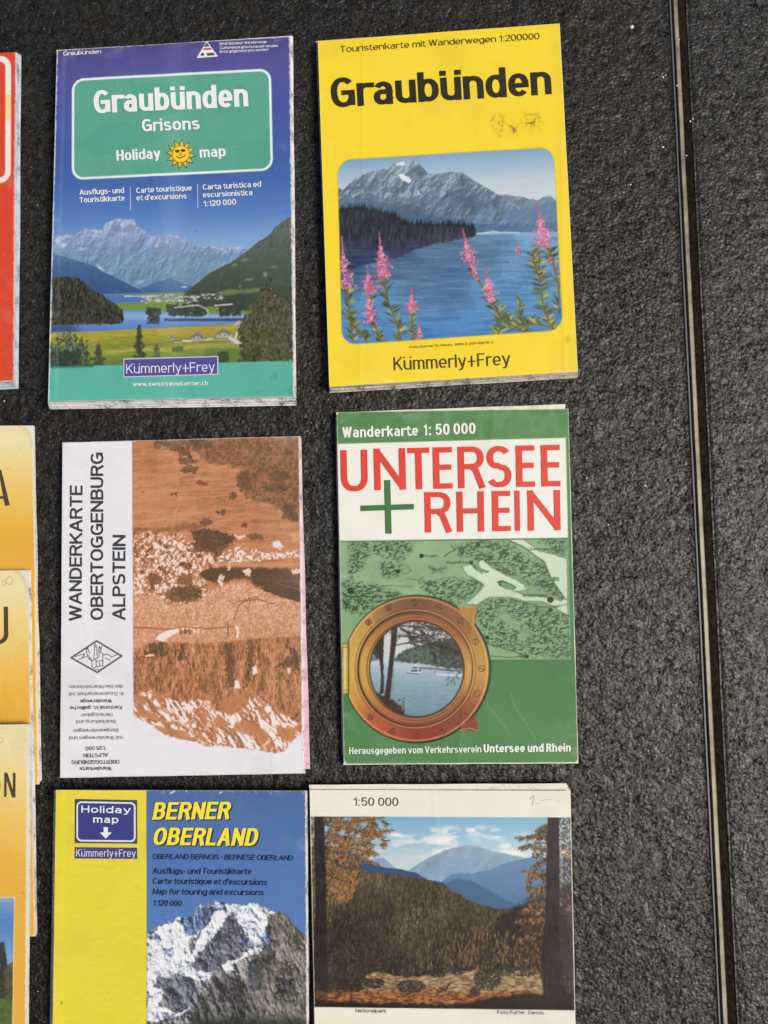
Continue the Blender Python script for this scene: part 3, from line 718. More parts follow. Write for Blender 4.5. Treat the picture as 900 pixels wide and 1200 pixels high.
    lc = ramp(Y + 1.5 * (fbm(X, Y, 5, 3, 4, 3, .6) - .5), [(365, (108, 146, 204)), (371, (140, 172, 218)), (376, (108, 146, 208)), (388, (84, 122, 192))])
    c.over(np.maximum(lk, lk2), lc)
    c.over(sm(373, 374, Y) * sm(377.4, 376.4, Y) * (X > 192) * (X < 285), (64, 82, 112))
    # left wooded hill with its shoreline
    lh = cv([(40, 490), (120, 485), (210, 490), (250, 520), (300, 570), (350, 592), (420, 640), (480, 680), (510, 712), (518, 760), (510, 795), (430, 805), (200, 808), (40, 815)], 55, 240, 5.717)
    fo = fbm(X, Y, 1.9, 4, 44, .7, 1.8)
    c.over(c.pmask(lh, None, .6, 1.2, 2.5, 5), ramp(fo, [(.25, (30, 32, 32)), (.5, (56, 56, 48)), (.75, (86, 84, 64))]))
    c.line([(88, 380.2), (112, 380.6), (128, 380)], .7, (150, 150, 150), .7)
    c.over(sm(381, 384, Y) * sm(391, 388, Y) * sm(104, 80, X), (66, 82, 116))
    # islands of trees
    for x0, x1, y0, y1 in [(172, 188, 361, 377), (198, 242, 357, 370), (258, 283, 358, 370), (196, 206, 357, 367)]:
        for i in range(int((x1 - x0) * 4)):
            x = R.uniform(x0, x1); c.ell(x, R.uniform(y0 + 1, y1), 1.6, 2, jc((54, 66, 62), 14), 0, .8, .6)
    c.over(sm(377, 378, Y) * sm(381, 379, Y) * (X > 172) * (X < 187), (60, 76, 96))
    c.line([(205, 361), (232, 358), (242, 362), (244, 367)], 1.6, (200, 205, 180), .8)
    c.line([(252, 358.5), (272, 357)], 1.6, (225, 220, 200), .9)
    # meadows
    ml = [(50, 391), (100, 389), (160, 386), (200, 384.5), (240, 382), (280, 380), (350, 377)]
    mm = c.below(ml, .5, 8, 3)
    gr = ramp(Y + 4 * (fbm(X, Y, 14, 3, 8, 3, .5) - .5) + 0.05 * (X - 200), [(383, (150, 152, 70)), (388, (172, 160, 68)), (393, (158, 152, 52)), (399, (142, 146, 54)), (403, (128, 136, 58)), (409, (158, 156, 66)), (415, (120, 140, 60)), (425, (96, 122, 56))])
    gr = gr * (0.88 + .24 * fbm(X, Y, 3, 3, 19, 3, .5)[..., None])
    c.over(mm, gr)
    c.over(mm * sm(235, 250, X) * sm(407, 411, Y), (96, 124, 58)); c.over(mm * (X > 200) * (X < 285) * sm(395.5, 397, Y) * sm(402, 401, Y) * .6, (108, 128, 56))
    c.over(mm * (X > 200) * (X < 265) * sm(383, 385, Y) * sm(395, 393, Y) * .5, (178, 148, 66))
    for pts, col in [([(100, 404), (145, 396), (156, 398)], (116, 120, 60)), ([(125, 413), (175, 410), (205, 413)], (180, 176, 120)), ([(205, 402), (240, 399), (285, 398)], (205, 205, 175)), ([(170, 405), (205, 401), (210, 399)], (110, 112, 60)), ([(205, 409), (245, 405), (283, 402)], (168, 176, 110))]:
        c.line(pts, 1.0, col, .75)
    # houses
    for x, y, w_, h in [(203, 397, 9, 7), (232, 395, 17, 10), (263, 391, 20, 11), (281, 380, 11, 8)]:
        wall = (178, 178, 176) if w_ > 11 else (186, 182, 170)
        c.poly([(x - w_/2 + 1, y), (x - w_/2 + 1, y + h/2.2), (x + w_/2 - 1, y + h/2.2), (x + w_/2 - 1, y)], wall)
        roof = (104, 112, 126) if w_ != 11 else (206, 180, 160)
        c.poly([(x - w_/2 - .5, y + 1), (x - 1, y - h/2), (x + w_/2 + .5, y + 1.2), (x + w_/4, y + 1.6), (x - 1, y - h/5), (x - w_/3, y + 2)], roof)
        for k in (-.22, .05, .28): c.ell(x + k * w_, y + 2.3, .8, 1.1, (84, 86, 92), 0, .9, .5)
    c.line([(215, 399.5), (224, 400)], 2, (214, 212, 206), .9); c.line([(242, 398.5), (249, 397)], 2, (206, 206, 200), .8); c.line([(270, 397), (277, 401), (281, 402)], 4, (206, 206, 208), .9)
    c.line([(278, 391), (276, 397)], 3, (206, 206, 208), .9)
    # trees
    def conifer(x, top, bot, wd, dark, light, n=220):
        for i in range(n):
            t = R.random() ** .7; y = top + (bot - top) * t; hw = wd * (0.10 + t * .9) * (0.65 + .35 * math.sin(t * 22))
            c.ell(x + R.uniform(-hw, hw), y, R.uniform(.9, 2.0), R.uniform(.6, 1.2), R.choice([dark, dark, light]), R.uniform(-.4, .4), .75, .6)
        c.line([(x, top - 1), (x, bot)], 1.0, dark)
    conifer(163.5, 382, 419, 8.5, (52, 60, 42), (86, 92, 56))
    conifer(116, 404, 430, 10.5, (64, 72, 50), (98, 102, 70), 260)
    conifer(184, 405, 419, 6, (78, 92, 52), (110, 118, 66), 80); conifer(92, 404, 425, 5, (66, 76, 60), (96, 104, 76), 60)
    for i in range(1100):
        x = 57 + 46 * R.random() ** 1.15; yt = 389 + abs(x - 79) * .62 + (7 if x < 66 else 0) + 5 * math.sin(x * .9); y = R.uniform(yt, 431)
        v = R.random(); c.ell(x, y, R.uniform(.6, 1.6), R.uniform(.5, 1.3), (46, 60, 50) if v < .5 else ((88, 106, 84) if v < .85 else (132, 146, 118)), R.uniform(0, 3), .75, .6)
    for i in range(300):
        x = R.gauss(80, 11); c.ell(x, R.uniform(412, 431), 1.6, 1.1, jc((46, 58, 50), 8), R.uniform(0, 3), .6, .7)
    rtree = cv([(462, 860), (490, 800), (545, 700), (585, 640), (610, 590), (640, 555), (665, 510), (700, 570), (735, 610), (775, 660), (830, 650), (840, 1050), (480, 1060), (470, 960)], 200, 240, 5.713)
    w_ = sm(.30, .62, c.pmask(rtree, None, 5, 7.0, 7, 7) + 1.1 * (fbm(X, Y, 2.2, 3, 71) - .5))
    c.over(w_ * .85, (70, 70, 50))
    pts = np.argwhere(w_ > .5)
    for i in range(3200):
        j, k = pts[R.randrange(len(pts))]; v = R.random(); x, y = c.X[j, k], c.Y[j, k]
        pt = 0.5 + .5 * math.sin(x * .33 + 1.5 * math.sin(y * .12))
        cl = (44, 46, 34) if v < .45 - .2 * pt else ((80, 80, 52) if v < .75 else ((118, 112, 76) if v < .95 else (140, 136, 104)))
        c.ell(x, y, R.uniform(.5, 1.1), R.uniform(.8, 1.9), cl, R.uniform(-.6, .6), .7, .6)
    for i in range(120):
        x = R.uniform(256, 268); y = R.uniform(413, 426); c.ell(x, y, 1.5, 1.3, jc((62, 76, 46), 14), 0, .8, .6)
    for i in range(120):
        x = R.uniform(236, 256); y = 417 + abs(x - 246) * .2 + R.uniform(0, 8); c.ell(x, y, 1.5, 1.1, jc((74, 90, 52), 14), 0, .8, .6)
    for i in range(50): c.ell(R.uniform(203, 214), R.uniform(407, 412), 1.5, 1.1, jc((84, 102, 54), 10), 0, .8, .6)
    # teal foot
    tb = c.below([(50, 430), (345, 423.5)], .3, 3, 2)
    c.over(tb, (84, 178, 160)); c.over(tb * sm(250, 345, X) * .35, (70, 160, 136)); c.over(tb * fbm(X, Y, 14, 3, 77) * .25, (130, 196, 180))
    c.over(tb * sm(.62, .75, fbm(X, Y, 9, 4, 78)) * (X > 315) * .4, (60, 140, 118))
    c.over(sm(429, 430, Y + (X - 57) * .022) * sm(433, 431, Y + (X - 57) * .022) * (X < 110) * .6, (30, 84, 78))
    # title panel
    dp = c.quadrect((84.4, 93), (318, 81), (320.4, 200.5), (84.4, 212), 14)
    c.over(np.clip(dp / 1.0 + 1.2, 0, 1) * .5, (60, 120, 130))
    c.over(np.clip(dp / 1.0 + .2, 0, 1), (240, 244, 244))
    inner = np.clip((dp - 3.0) / 1.0 + .5, 0, 1)
    c.over(inner, (82, 160, 138)); c.over(inner * fbm(X, Y, 40, 3, 61) * .22, (110, 180, 158)); c.over(inner * sm(.6, .7, ridged(X, Y, 50, 2, 62)) * .06, (200, 230, 220))
    # handling: soft crease whose light is painted as a pale band, rubbed edges
    c.over(np.exp(-((X - 203 + (Y - 250) * .01) / 14) ** 2) * .07, (255, 255, 255))
    c.over(np.exp(-((c.U * c.wd - 9) / 2.2) ** 2) * .16 * fbm(X, Y, 20, 2, 9), (235, 240, 245))
    c.edge_wear(1.6, (222, 224, 228), .85, 3, 'lr'); c.edge_wear(.9, (225, 225, 225), .7, 4, 'tb')
    c.part['photo_print'] = (Y > yl - 3) & (tb < .5) & (dp < 0)
    c.part['title_panel'] = dp > 0.2
    return c
c1 = paint_holiday()
m1 = make_map('blue and teal Graubünden holiday map with a green title panel and smiling sun', c1, [(67, 61), (344, 43), (347.5, 475), (58.5, 480.5)], 0.0075, 1, M_EDGE, 0.0008, layers=10, jit=.9)
W = (238, 240, 240)
text(m1, 'Graubünden', (111, 134.3), (291.5, 125.8), 27, W, .034, track=.07, xh=.76)
text(m1, 'Grisons', (167.3, 155.6), (234.6, 152.4), 14.5, W, .03)
text(m1, 'Holiday', (137.4, 189.6), (188.6, 187.0), 12.5, W, .03); text(m1, 'map', (234.6, 185.6), (265, 184.0), 12.5, W, .03)
text(m1, 'Graubünden', (74.5, 66.3), (119.3, 64.2), 4.8, W, .02, .15)
for i, s in enumerate(['BAW Bündner Wanderwege', 'Cumünanza grischuna per sendas', 'Ente grigionese pro sentieri']):
    text(m1, s, (258, 54.6 + i * 4.6), ([313, 326, 315][i] - 0, 54.6 + i * 4.6 - 2.8), 3.1, W, .012)
text(m1, 'Ausflugs- und', (94, 229.4), (146, 226.8), 6.3, W, .022); text(m1, 'Touristikkarte', (94, 238.3), (146.8, 235.7), 6.3, W, .022)
text(m1, 'Carte touristique', (160.2, 227.2), (225.2, 223.8), 6.3, W, .022); text(m1, "et d'excursions", (160.4, 235.8), (219, 233.4), 6.3, W, .022)
text(m1, 'Carta turistica ed', (238, 223.2), (306.4, 219.4), 6.3, W, .022); text(m1, 'escursionistica', (238, 232.2), (296.2, 229.2), 6.3, W, .022); text(m1, '1:120 000', (239, 242.8), (277.2, 240.4), 6.6, W, .024)
shape(m1, 'dividing_rule', [seg((153, 220), (153.4, 247.8), .9)], (190, 200, 225)); shape(m1, 'dividing_rule', [seg((231.8, 216), (232.2, 244.8), .9)], (190, 200, 225))
# printed sun
sx, sy = 212.4, 181.8
star = []
for i in range(24):
    r = 16.3 if i % 2 == 0 else 10.0; a = 2 * math.pi * i / 24 + .1; star.append((sx + r * math.cos(a), sy + r * math.sin(a)))
shape(m1, 'sun_print', [[(sx + (x - sx) * 1.1, sy + (y - sy) * 1.1) for x, y in star]], (70, 62, 26), .00025)
shape(m1, 'sun_print', [star], (236, 198, 40), .00032)
shape(m1, 'sun_print', [circle(sx, sy, 10.4)], (120, 92, 24), .00038); shape(m1, 'sun_print', [circle(sx, sy, 9.6)], (246, 212, 48), .00044)
shape(m1, 'sun_print', [circle(sx - 4.2, sy - 3.2, 2.7, 12, 1.7), circle(sx + 3.0, sy - 4.2, 2.7, 12, 1.7), seg((sx - 4, sy - 4), (sx + 3, sy - 5), .8), seg((sx - 5, sy + 2.5), (sx - 1, sy + 5), 1.1), seg((sx - 1, sy + 5), (sx + 5, sy + 1.5), 1.1)], (56, 44, 20), .0005)
shape(m1, 'sun_print', [circle(sx - 0.2, sy - .2, 1.8, 10, 2.2), circle(sx + 5.4, sy + .4, 1.3, 8)], (222, 160, 40), .0005)
# wanderwege triangle
shape(m1, 'logo_print', [[(231, 69.6), (242.9, 49.6), (256, 67.8)]], (236, 236, 238)); 
shape(m1, 'logo_print', [[(239.4, 56.6), (242.9, 51.2), (246.2, 56), ], [(235, 66.6), (237.2, 63.2), (240.5, 64.6), (238.8, 67.4)], [(242.5, 63.9), (250.6, 63.2), (252.8, 66.4), (243.5, 67.2)]], (84, 84, 96), .00032)
shape(m1, 'logo_print', [[(238.2, 60.2), (239.4, 58), (247.6, 57.4), (249.4, 60)]], (196, 96, 84), .00032)
# publisher box
bx = [(145, 420.6), (256.3, 417.6), (256.3, 439.6), (145, 443)]
shape(m1, 'publisher_box', [bx], (196, 196, 220)); shape(m1, 'publisher_box', [[(146.4, 422), (254.9, 419), (254.9, 438.4), (146.4, 441.6)]], (84, 78, 148), .00032)
text(m1, 'Kümmerly+Frey', (148.6, 438.4), (252, 435.8), 11.2, (226, 226, 238), -.004, lift=.0004)
text(m1, 'www.swisstravelcenter.ch', (156, 453.0), (244.2, 451.6), 4.6, W, .03)

# ================================================================== MAP: yellow Graubünden tourist map
def paint_yellow():
    c = Canvas([(372.5, 49), (655.5, 28), (677, 436), (386, 453.5)], 0.9)
    X, Y = c.X, c.Y
    c.C[:] = rgb(249, 220, 52)
    c.over(fbm(X, Y, 70, 4, 5) * .3, (244, 208, 44)); c.over(sm(640, 655, X - .05 * Y + 8) * .15, (225, 190, 50)); c.over(sm(.55, .75, fbm(X, Y, 26, 4, 6)) * .10, (255, 236, 120))
    c.over(sm(640, 646, X) * sm(395, 402, Y) * .18, (226, 182, 40))
    k4 = lambda p: cv(p, 370, 170, 2.8125)
    dp = c.quadrect((395.6, 188.4), (648.3, 173.4), (659, 387), (401, 404.3), 17)
    pm = np.clip(dp + .5, 0, 1)
    sky_ = ramp(Y + .06 * (X - 400), [(176, (104, 146, 186)), (200, (150, 182, 206)), (225, (190, 206, 216)), (260, (206, 216, 222))])
    sky_ = sky_ + .03 * (fbm(X, Y, 30, 3, 2)[..., None] - .5); old = c.C.copy(); c.C = sky_.copy()
    rd = k4([(60, 150), (75, 140), (90, 150), (110, 128), (150, 102), (175, 92), (200, 85), (240, 80), (262, 57), (290, 56), (320, 49), (345, 68), (370, 95), (400, 98), (440, 90), (480, 92), (530, 125), (570, 145), (600, 165), (640, 168), (690, 175), (712, 182), (730, 185), (760, 170), (775, 172), (800, 192)])
    m = c.below(rd, 1.4, 4, 3)
    rg = relief(X, Y, 26, 6, 8, 1, 1.3, .7, p=1.2); rg2 = relief(X, Y, 10, 5, 18, 1, 1, -.6)
    base = ramp(Y + 14 * (rg - .5), [(190, (132, 148, 160)), (215, (106, 124, 140)), (240, (92, 112, 132)), (262, (86, 112, 138)), (276, (92, 124, 160))])
    c.over(m, base * (0.66 + .42 * rg[..., None] + .28 * rg2[..., None]))
    c.over(m * sm(.62, .85, rg2 * .6 + rg * .5) * (Y < 232) * .5, (190, 200, 206))
    c.over(m * .16, (150, 172, 196))
    # far paler range at the right and a nearer blue shoulder
    c.over(m * sm(580, 600, X) * .30, (140, 168, 200))
    c.poly(k4([(75, 190), (160, 180), (260, 190), (340, 215), (420, 235), (520, 262), (640, 262), (790, 262), (800, 300), (75, 300)]), ramp(Y + 10 * (rg2 - .5), [(236, (72, 98, 122)), (262, (64, 94, 128)), (275, (76, 112, 152))]), .62, 3, 4, 8)
    c.poly(k4([(600, 228), (640, 212), (700, 200), (760, 196), (800, 190), (800, 255), (700, 255), (640, 260)]), (92, 124, 160), .6, 2, 3, 6, 4)
    for p in ([(262, 60), (290, 57), (300, 66), (275, 70)], [(270, 95), (290, 96), (315, 118), (308, 126), (285, 118)], [(335, 152), (345, 165), (352, 170), (340, 166)], [(640, 195), (660, 205), (672, 212)]):
        c.poly(k4(p), (236, 240, 244), .9, .8, 2, 3)
    for p in ([(330, 70), (368, 96), (345, 110), (318, 80)], [(460, 100), (500, 118), (520, 150), (480, 130)], [(420, 150), (500, 160), (560, 200), (520, 215), (450, 180)], [(150, 130), (200, 120), (170, 165)], [(560, 165), (620, 205), (600, 220)]):
        c.poly(k4(p), (66, 86, 108), .45, 3, 4, 5)
    # lake
    lk = c.below(k4([(60, 300), (530, 294), (660, 290), (820, 288)]))
    rip = fbm(X, Y, 5, 4, 30, 6, .55)
    lakec = ramp(Y + 22 * (rip - .5), [(270, (148, 184, 212)), (285, (120, 162, 198)), (310, (98, 144, 186)), (350, (90, 144, 194)), (400, (72, 132, 192))])
    c.over(lk, lakec)
    # mountain mirrored as a grey-blue patch
    c.poly(k4([(250, 380), (350, 340), (530, 300), (640, 300), (660, 330), (600, 400), (540, 430), (500, 520), (440, 560), (340, 540), (270, 480)]), (70, 98, 134), .6, 14, 6, 18, 12)
    c.poly(k4([(640, 310), (780, 300), (810, 420), (720, 460), (600, 440)]), (110, 160, 200), .30, 10, 5, 14, 13)
    c.over(lk * sm(.60, .72, rip) * sm(262, 300, Y) * .35, (120, 172, 208)); c.over(lk * sm(.44, .36, rip) * .35, (46, 88, 134))
    c.line(k4([(530, 294), (600, 290), (668, 291)]), 2.0, (190, 214, 226), .85); c.line(k4([(560, 290), (585, 285), (600, 289)]), 1.2, (210, 220, 222), .8)
    # dark wooded spit and its reflection
    fp = k4([(60, 214), (80, 214), (120, 205), (150, 204), (180, 212), (220, 222), (260, 230), (270, 240), (290, 255), (400, 262), (480, 262), (515, 268), (528, 278), (528, 300), (480, 312), (400, 326), (330, 345), (280, 370), (200, 385), (120, 410), (60, 420)])
    fm = c.pmask(fp, None, 1.0, 1.6, 3, 4)
    fo = fbm(X, Y, 3, 4, 52, .6, 3)
    c.over(fm, ramp(fo + (Y - 262) / 260, [(.25, (26, 30, 42)), (.5, (44, 46, 58)), (.8, (64, 68, 84))]))
    c.poly(k4([(60, 330), (280, 330), (400, 318), (500, 308), (480, 330), (380, 350), (330, 380), (280, 430), (200, 470), (120, 500), (60, 520)]), ramp(rip, [(.3, (38, 54, 84)), (.7, (66, 92, 132))]), .55, 10, 4, 10, 6)
    c.over(fm * sm(283, 330, Y) * .6, ramp(rip, [(.3, (34, 46, 72)), (.7, (58, 84, 122))]))
    for i in range(130):
        x = R.uniform(396, 556); yt = np.interp(x, [p[0] for p in fp[:14]], [p[1] for p in fp[:14]]); h = R.uniform(2.5, 6)
        c.poly([(x - 1.3, yt + 3), (x, yt - h), (x + 1.3, yt + 3)], jc((32, 36, 44), 8), .9)
    # fireweed
    def leaf(x, y, L, ang, col, wd=1.5): c.ell(x + math.cos(ang) * L / 2, y + math.sin(ang) * L / 2, L / 2, wd, col, ang, .92, .6)
    G = [(112, 124, 62), (150, 156, 74), (78, 90, 48), (184, 178, 96), (58, 66, 44), (96, 110, 70)]
    def stem(pts, n, L=8, up=1.0):
        for k in range(n):
            t = (k + R.random()) / n * (len(pts) - 1); i = min(int(t), len(pts) - 2); f = t - i
            x = pts[i][0] + (pts[i + 1][0] - pts[i][0]) * f; y = pts[i][1] + (pts[i + 1][1] - pts[i][1]) * f
            sd = R.choice((-1, 1)); leaf(x, y, R.uniform(.5, 1.0) * L, -math.pi / 2 + sd * R.uniform(.4, 1.5), R.choice(G), R.uniform(.7, 1.6))
        c.line(pts, 1.5, (112, 88, 60), .9)
    def spike(pts, wd, n):
        """bloom spike: tip first"""
        (x0, y0), (x1, y1) = pts; 
        c.line([(x0, y0), (x1, y1)], 1.0, (150, 70, 90), .9)
        for k in range(int(n * 1.35)):
            t = R.random() ** .7; x = x0 + (x1 - x0) * t; y = y0 + (y1 - y0) * t
            hw = wd * (0.05 + 1.0 * min(1, max(0, (t - .30)) * 2.4)) * (.7 + .3 * math.sin(t * 30 + x0)) * (1 - .35 * max(0, t - .85) / .15)
            col = R.choice([(232, 148, 178), (212, 104, 144), (244, 182, 204), (168, 74, 108), (222, 128, 164), (226, 140, 172)]) if t > .30 else (172, 104, 116)
            u = R.gauss(0, .62); c.ell(x + u * hw, y + R.uniform(-2, 2), R.uniform(.5, 1.5) if t > .3 else .6, R.uniform(.5, 1.1), col, R.uniform(0, 3), .85, .5)
        for k in range(10):
            t = .6 + .4 * R.random(); x = x0 + (x1 - x0) * t; y = y0 + (y1 - y0) * t; sd = R.choice((-1, 1)); c.line([(x, y), (x + sd * wd * R.uniform(.7, 1.4), y + R.uniform(-1, 3))], .6, (150, 80, 92), .7)
    q = lambda x, y: (370 + x / 2.8125, 170 + y / 2.8125)
    for st, n, L in [([q(222, 440), q(240, 520), q(270, 600), q(285, 650)], 46, 12), ([q(180, 480), q(182, 560), q(205, 620), q(215, 650)], 40, 9), ([q(105, 470), q(110, 560), q(125, 650)], 44, 10), ([q(315, 545), q(318, 600), q(325, 645)], 26, 8), ([q(95, 560), q(140, 610), q(170, 650)], 24, 9),
                     ([q(345, 600), q(340, 645)], 10, 5), ([q(575, 500), q(600, 560), q(650, 590), q(690, 625)], 56, 13), ([q(600, 540), q(610, 600), q(600, 630)], 36, 12), ([q(672, 510), q(670, 560), q(690, 600)], 22, 8), ([q(780, 610), q(750, 540), q(738, 440), q(735, 350)], 64, 13), ([q(800, 560), q(800, 470), q(780, 380), q(770, 345)], 40, 11), ([q(640, 610), q(700, 590), q(780, 600)], 50, 13), ([q(500, 410), q(540, 450), q(570, 500)], 16, 5), ([q(715, 350), q(720, 400), q(738, 440)], 18, 9)]:
        stem(st, n, L)
    for sp, wd, n in [(((444.3, 273), (449, 326)), 10, 260), ((q(85, 300), q(100, 470)), 9, 200), ((q(170, 405), q(178, 490)), 9, 190), ((q(172, 470), q(180, 585)), 8, 150), ((q(315, 475), q(318, 550)), 7, 140), ((q(484, 280), q(515, 400)), 8, 200), ((q(515, 390), q(530, 440)), 5, 60), ((q(560, 408), q(578, 515)), 8, 180), ((q(730, 192), q(756, 340)), 10.5, 300), ((q(660, 325), q(672, 360)), 2.4, 26), ((q(340, 590), q(345, 640)), 4, 50), ((q(770, 370), q(775, 385)), 3, 16)]:
        spike(sp, wd, n)
    photo = c.C; c.C = old; c.over(np.clip(dp + 1.3, 0, 1) * .4, (150, 140, 60)); c.over(pm, photo)
    # ink smudges under the title
    for x, y, s_ in [(583, 143, 7), (601, 152, 6), (623, 142, 9), (584, 156, 4)]:
        m = sm(.66, .80, ridged(X, Y, 5, 3, int(x))) * np.exp(-(((X - x) / s_) ** 2 + ((Y - y) / s_) ** 2)); c.over(m * .8, (120, 104, 40))
        c.over(np.exp(-(((X - x) / s_) ** 2 + ((Y - y) / s_) ** 2)) * .14, (170, 140, 50))
    c.ell(665, 398, 3, 4, (190, 160, 50), 0, .5, 2)
    c.edge_wear(1.0, (236, 230, 196), .6, 3, 'lr'); c.edge_wear(.7, (240, 232, 190), .6, 5, 'b')
    c.part['photo_print'] = dp > 0
    return c
c2 = paint_yellow()
m2 = make_map('bright yellow Graubünden map with pink flowers before a blue lake on its cover', c2, [(369.5, 50), (655, 29), (676, 443.5), (387, 460.5)], 0.006, 2, M_EDGE_GREY, 0.0007, layers=8, jit=.7)
K = (46, 42, 26)
text(m2, 'Touristenkarte mit Wanderwegen 1:200000', (399, 62.0), (632.3, 46.6), 7.4, (70, 64, 30), .002)
text(m2, 'Graubünden', (389, 127.2), (646.5, 111.2), 35, K, .0315, track=.075, xh=.77)
text(m2, 'Foto Donner St. Moritz · ISBN 3-259-08876-4', (480.5, 408.6), (578, 403.0), 2.8, (90, 76, 30), .01)
text(m2, 'Kümmerly+Frey', (461.8, 434.4), (597.8, 428.2), 15.2, (76, 66, 26), .0)
# ================================================================== MAP: brown duotone Obertoggenburg map
def paint_ober():
    c = Canvas([(73.5, 519), (350.5, 511.5), (355, 906), (71, 911)], 0.9)
    X, Y = c.X, c.Y
    c.C[:] = rgb(230, 230, 236); c.over(fbm(X, Y, 50, 3, 3) * .35, (240, 240, 243)); c.over(sm(.62, .8, fbm(X, Y, 24, 3, 4)) * .12, (200, 204, 216))
    A = lambda p: cv(p, 150, 510, 4.186); B = lambda p: cv(p, 150, 690, 4.186)
    dl = X - (154.9 + (Y - 515) * .005)
    T = 0.56 + 0 * X                                  # tone of the one-colour print
    def tone(mask, val): 
        nonlocal T; T = T * (1 - mask) + val * mask
    st = fbm(X, Y, 7, 5, 10, 4, .5, -.06)
    tone(1, 0.50 + .34 * (st - .5) + .20 * (fbm(X, Y, 40, 3, 12) - .5) + .04)
    tone(np.exp(-((X - 178) / 30) ** 2 - ((Y - 600) / 40) ** 2) * .35, .72)
    tone(sm(.60, .72, ridged(X, Y, 4, 3, 14, 5, .5, -.08)) * .45, .70)
    # upper right darker slope
    dk = (lambda p, *a_: sm(.3, .7, c.pmask(p, None, 4, 5, 6, 3) + (fbm(X, Y, 1.9, 3, 40) - .5)))(A([(120, 20), (900, 0), (900, 420), (830, 420), (760, 380), (690, 330), (640, 330), (580, 300), (560, 260), (545, 200), (555, 165), (500, 150), (430, 145), (390, 130), (350, 95), (250, 60), (140, 30)]), None, .8, 4, 6, 3)
    gr = fbm(X, Y, 2.2, 4, 20)
    tone(dk, .30 + .42 * (gr - .5)); tone(dk * sm(.62, .75, ridged(X, Y, 6, 3, 33)) * .6, .52)
    def gp(pts, soft=3.5, rough=3, k=1.0, seed=5):
        return sm(.36, .64, c.pmask(pts, None, soft, rough, 5, seed) + k * 1.1 * (fbm(X, Y, 1.9, 3, seed + 3) - .5))
    def blob(x, y, rx, ry, ang=0.0, v=.10, s=1, P_=A, rough=2.2):
        (cx, cy), = P_([(x, y)]); rx /= 4.186; ry /= 4.186
        pts = [(cx + math.cos(t) * rx * math.cos(ang) - math.sin(t) * ry * math.sin(ang), cy + math.cos(t) * rx * math.sin(ang) + math.sin(t) * ry * math.cos(ang)) for t in np.linspace(0, 2 * math.pi, 24, endpoint=False)]
        tone(gp(pts, 2.6, rough + 1, 1.0 if rough > 1.2 else .3, int(x + y) % 40) * (.9 if v > .5 else .74), v + (.04 if v > .5 else .07) + .34 * (gr - .5))
    for b in [(145, 48, 22, 22), (210, 52, 55, 18, .3), (270, 85, 50, 18, .4), (300, 125, 50, 18, .1), (300, 168, 42, 20, .0), (365, 40, 60, 26, .2), (365, 237, 26, 14), (572, 228, 38, 55, .1), (516, 298, 22, 15), (577, 298, 8, 20), (740, 200, 50, 24, .1), (730, 265, 55, 16), (800, 395, 42, 28, .2), (790, 355, 34, 18), (460, 378, 24, 13), (575, 440, 18, 12), (385, 425, 32, 16), (635, 500, 40, 16), (225, 290, 18, 6)]:
        blob(*b)
    tone(c.pmask(A([(240, 445), (330, 425), (400, 440), (300, 470), (200, 480), (25, 500), (25, 455), (120, 460)]), None, 2, 4, 5, 5) * .7, .30 + .3 * (gr - .5))
    tone(gp(A([(300, 470), (360, 458), (440, 468), (520, 492), (540, 512), (500, 530), (420, 560), (340, 575), (290, 550), (330, 530), (320, 495)])), .17 + .35 * (gr - .5))
    tone(c.pmask(A([(400, 560), (460, 530), (520, 520), (470, 560), (440, 600), (420, 640), (400, 600)]), None, .8, 3, 4, 7) * .85, .2 + .25 * (gr - .5))
    # blossom / snow speckle
    wn = fbm(X, Y, 2.6, 4, 60); w2 = ridged(X, Y, 3.4, 3, 61)
    z1 = c.pmask(A([(22, 485), (260, 480), (300, 540), (420, 590), (440, 640), (340, 690), (400, 760), (395, 795), (22, 795)]), None, 3, 6, 8, 8)
    z1b = c.pmask(B([(22, 0), (400, 0), (385, 40), (330, 70), (240, 80), (180, 70), (140, 20), (22, 10)]), None, 3, 5, 6, 9)
    zz = np.maximum(z1, z1b)
    tone(zz * .9, .62 + .9 * (wn - .5)); tone(zz * sm(.49, .57, wn) * .9, .97); tone(zz * sm(.40, .33, fbm(X, Y, 5, 3, 66)) * .8, .2)
    tone(zz * sm(.74, .84, w2) * .7, .94)
    for b in [(125, 705, 40, 26), (275, 712, 40, 26, -.2), (290, 770, 75, 30, -.1), (290, 640, 30, 16), (355, 560, 60, 14)]: blob(*b, v=.13) if len(b) == 5 else blob(*b, 0.0, .13)
    for b in [(270, 30, 90, 42)]: blob(*b, 0.0, .12, 1, B)
    z2 = c.pmask(A([(440, 610), (470, 575), (550, 550), (640, 565), (720, 580), (842, 570), (842, 600), (720, 605), (600, 618), (450, 625)]), None, .8, 4, 4, 10)
    tone(z2 * sm(.44, .54, wn), .97)
    tone(c.pmask(A([(708, 520), (740, 520), (765, 545), (750, 562), (712, 550)]), None, 1, 2, 3, 4), .98); tone(c.pmask(A([(520, 490), (575, 488), (580, 500), (540, 510)]), None, 1, 2, 3, 4) * .9, .95)
    tone(c.pmask(A([(800, 480), (842, 500), (842, 520), (800, 520)]), None, 1, 3, 3, 4) * .6, .85)
    # dark field band
    tone(c.pmask(A([(340, 685), (390, 655), (450, 642), (560, 648), (700, 650), (800, 660), (845, 680), (845, 800), (740, 795), (690, 770), (620, 740), (590, 705), (520, 705), (460, 725), (400, 720)]), None, 1.6, 3, 4, 11), .15 + .26 * (gr - .5))
    tone(c.pmask(B([(640, 0), (845, 0), (845, 66), (780, 50), (700, 30)]), None, .8, 1.5, 5, 11), .12 + .16 * (gr - .5))
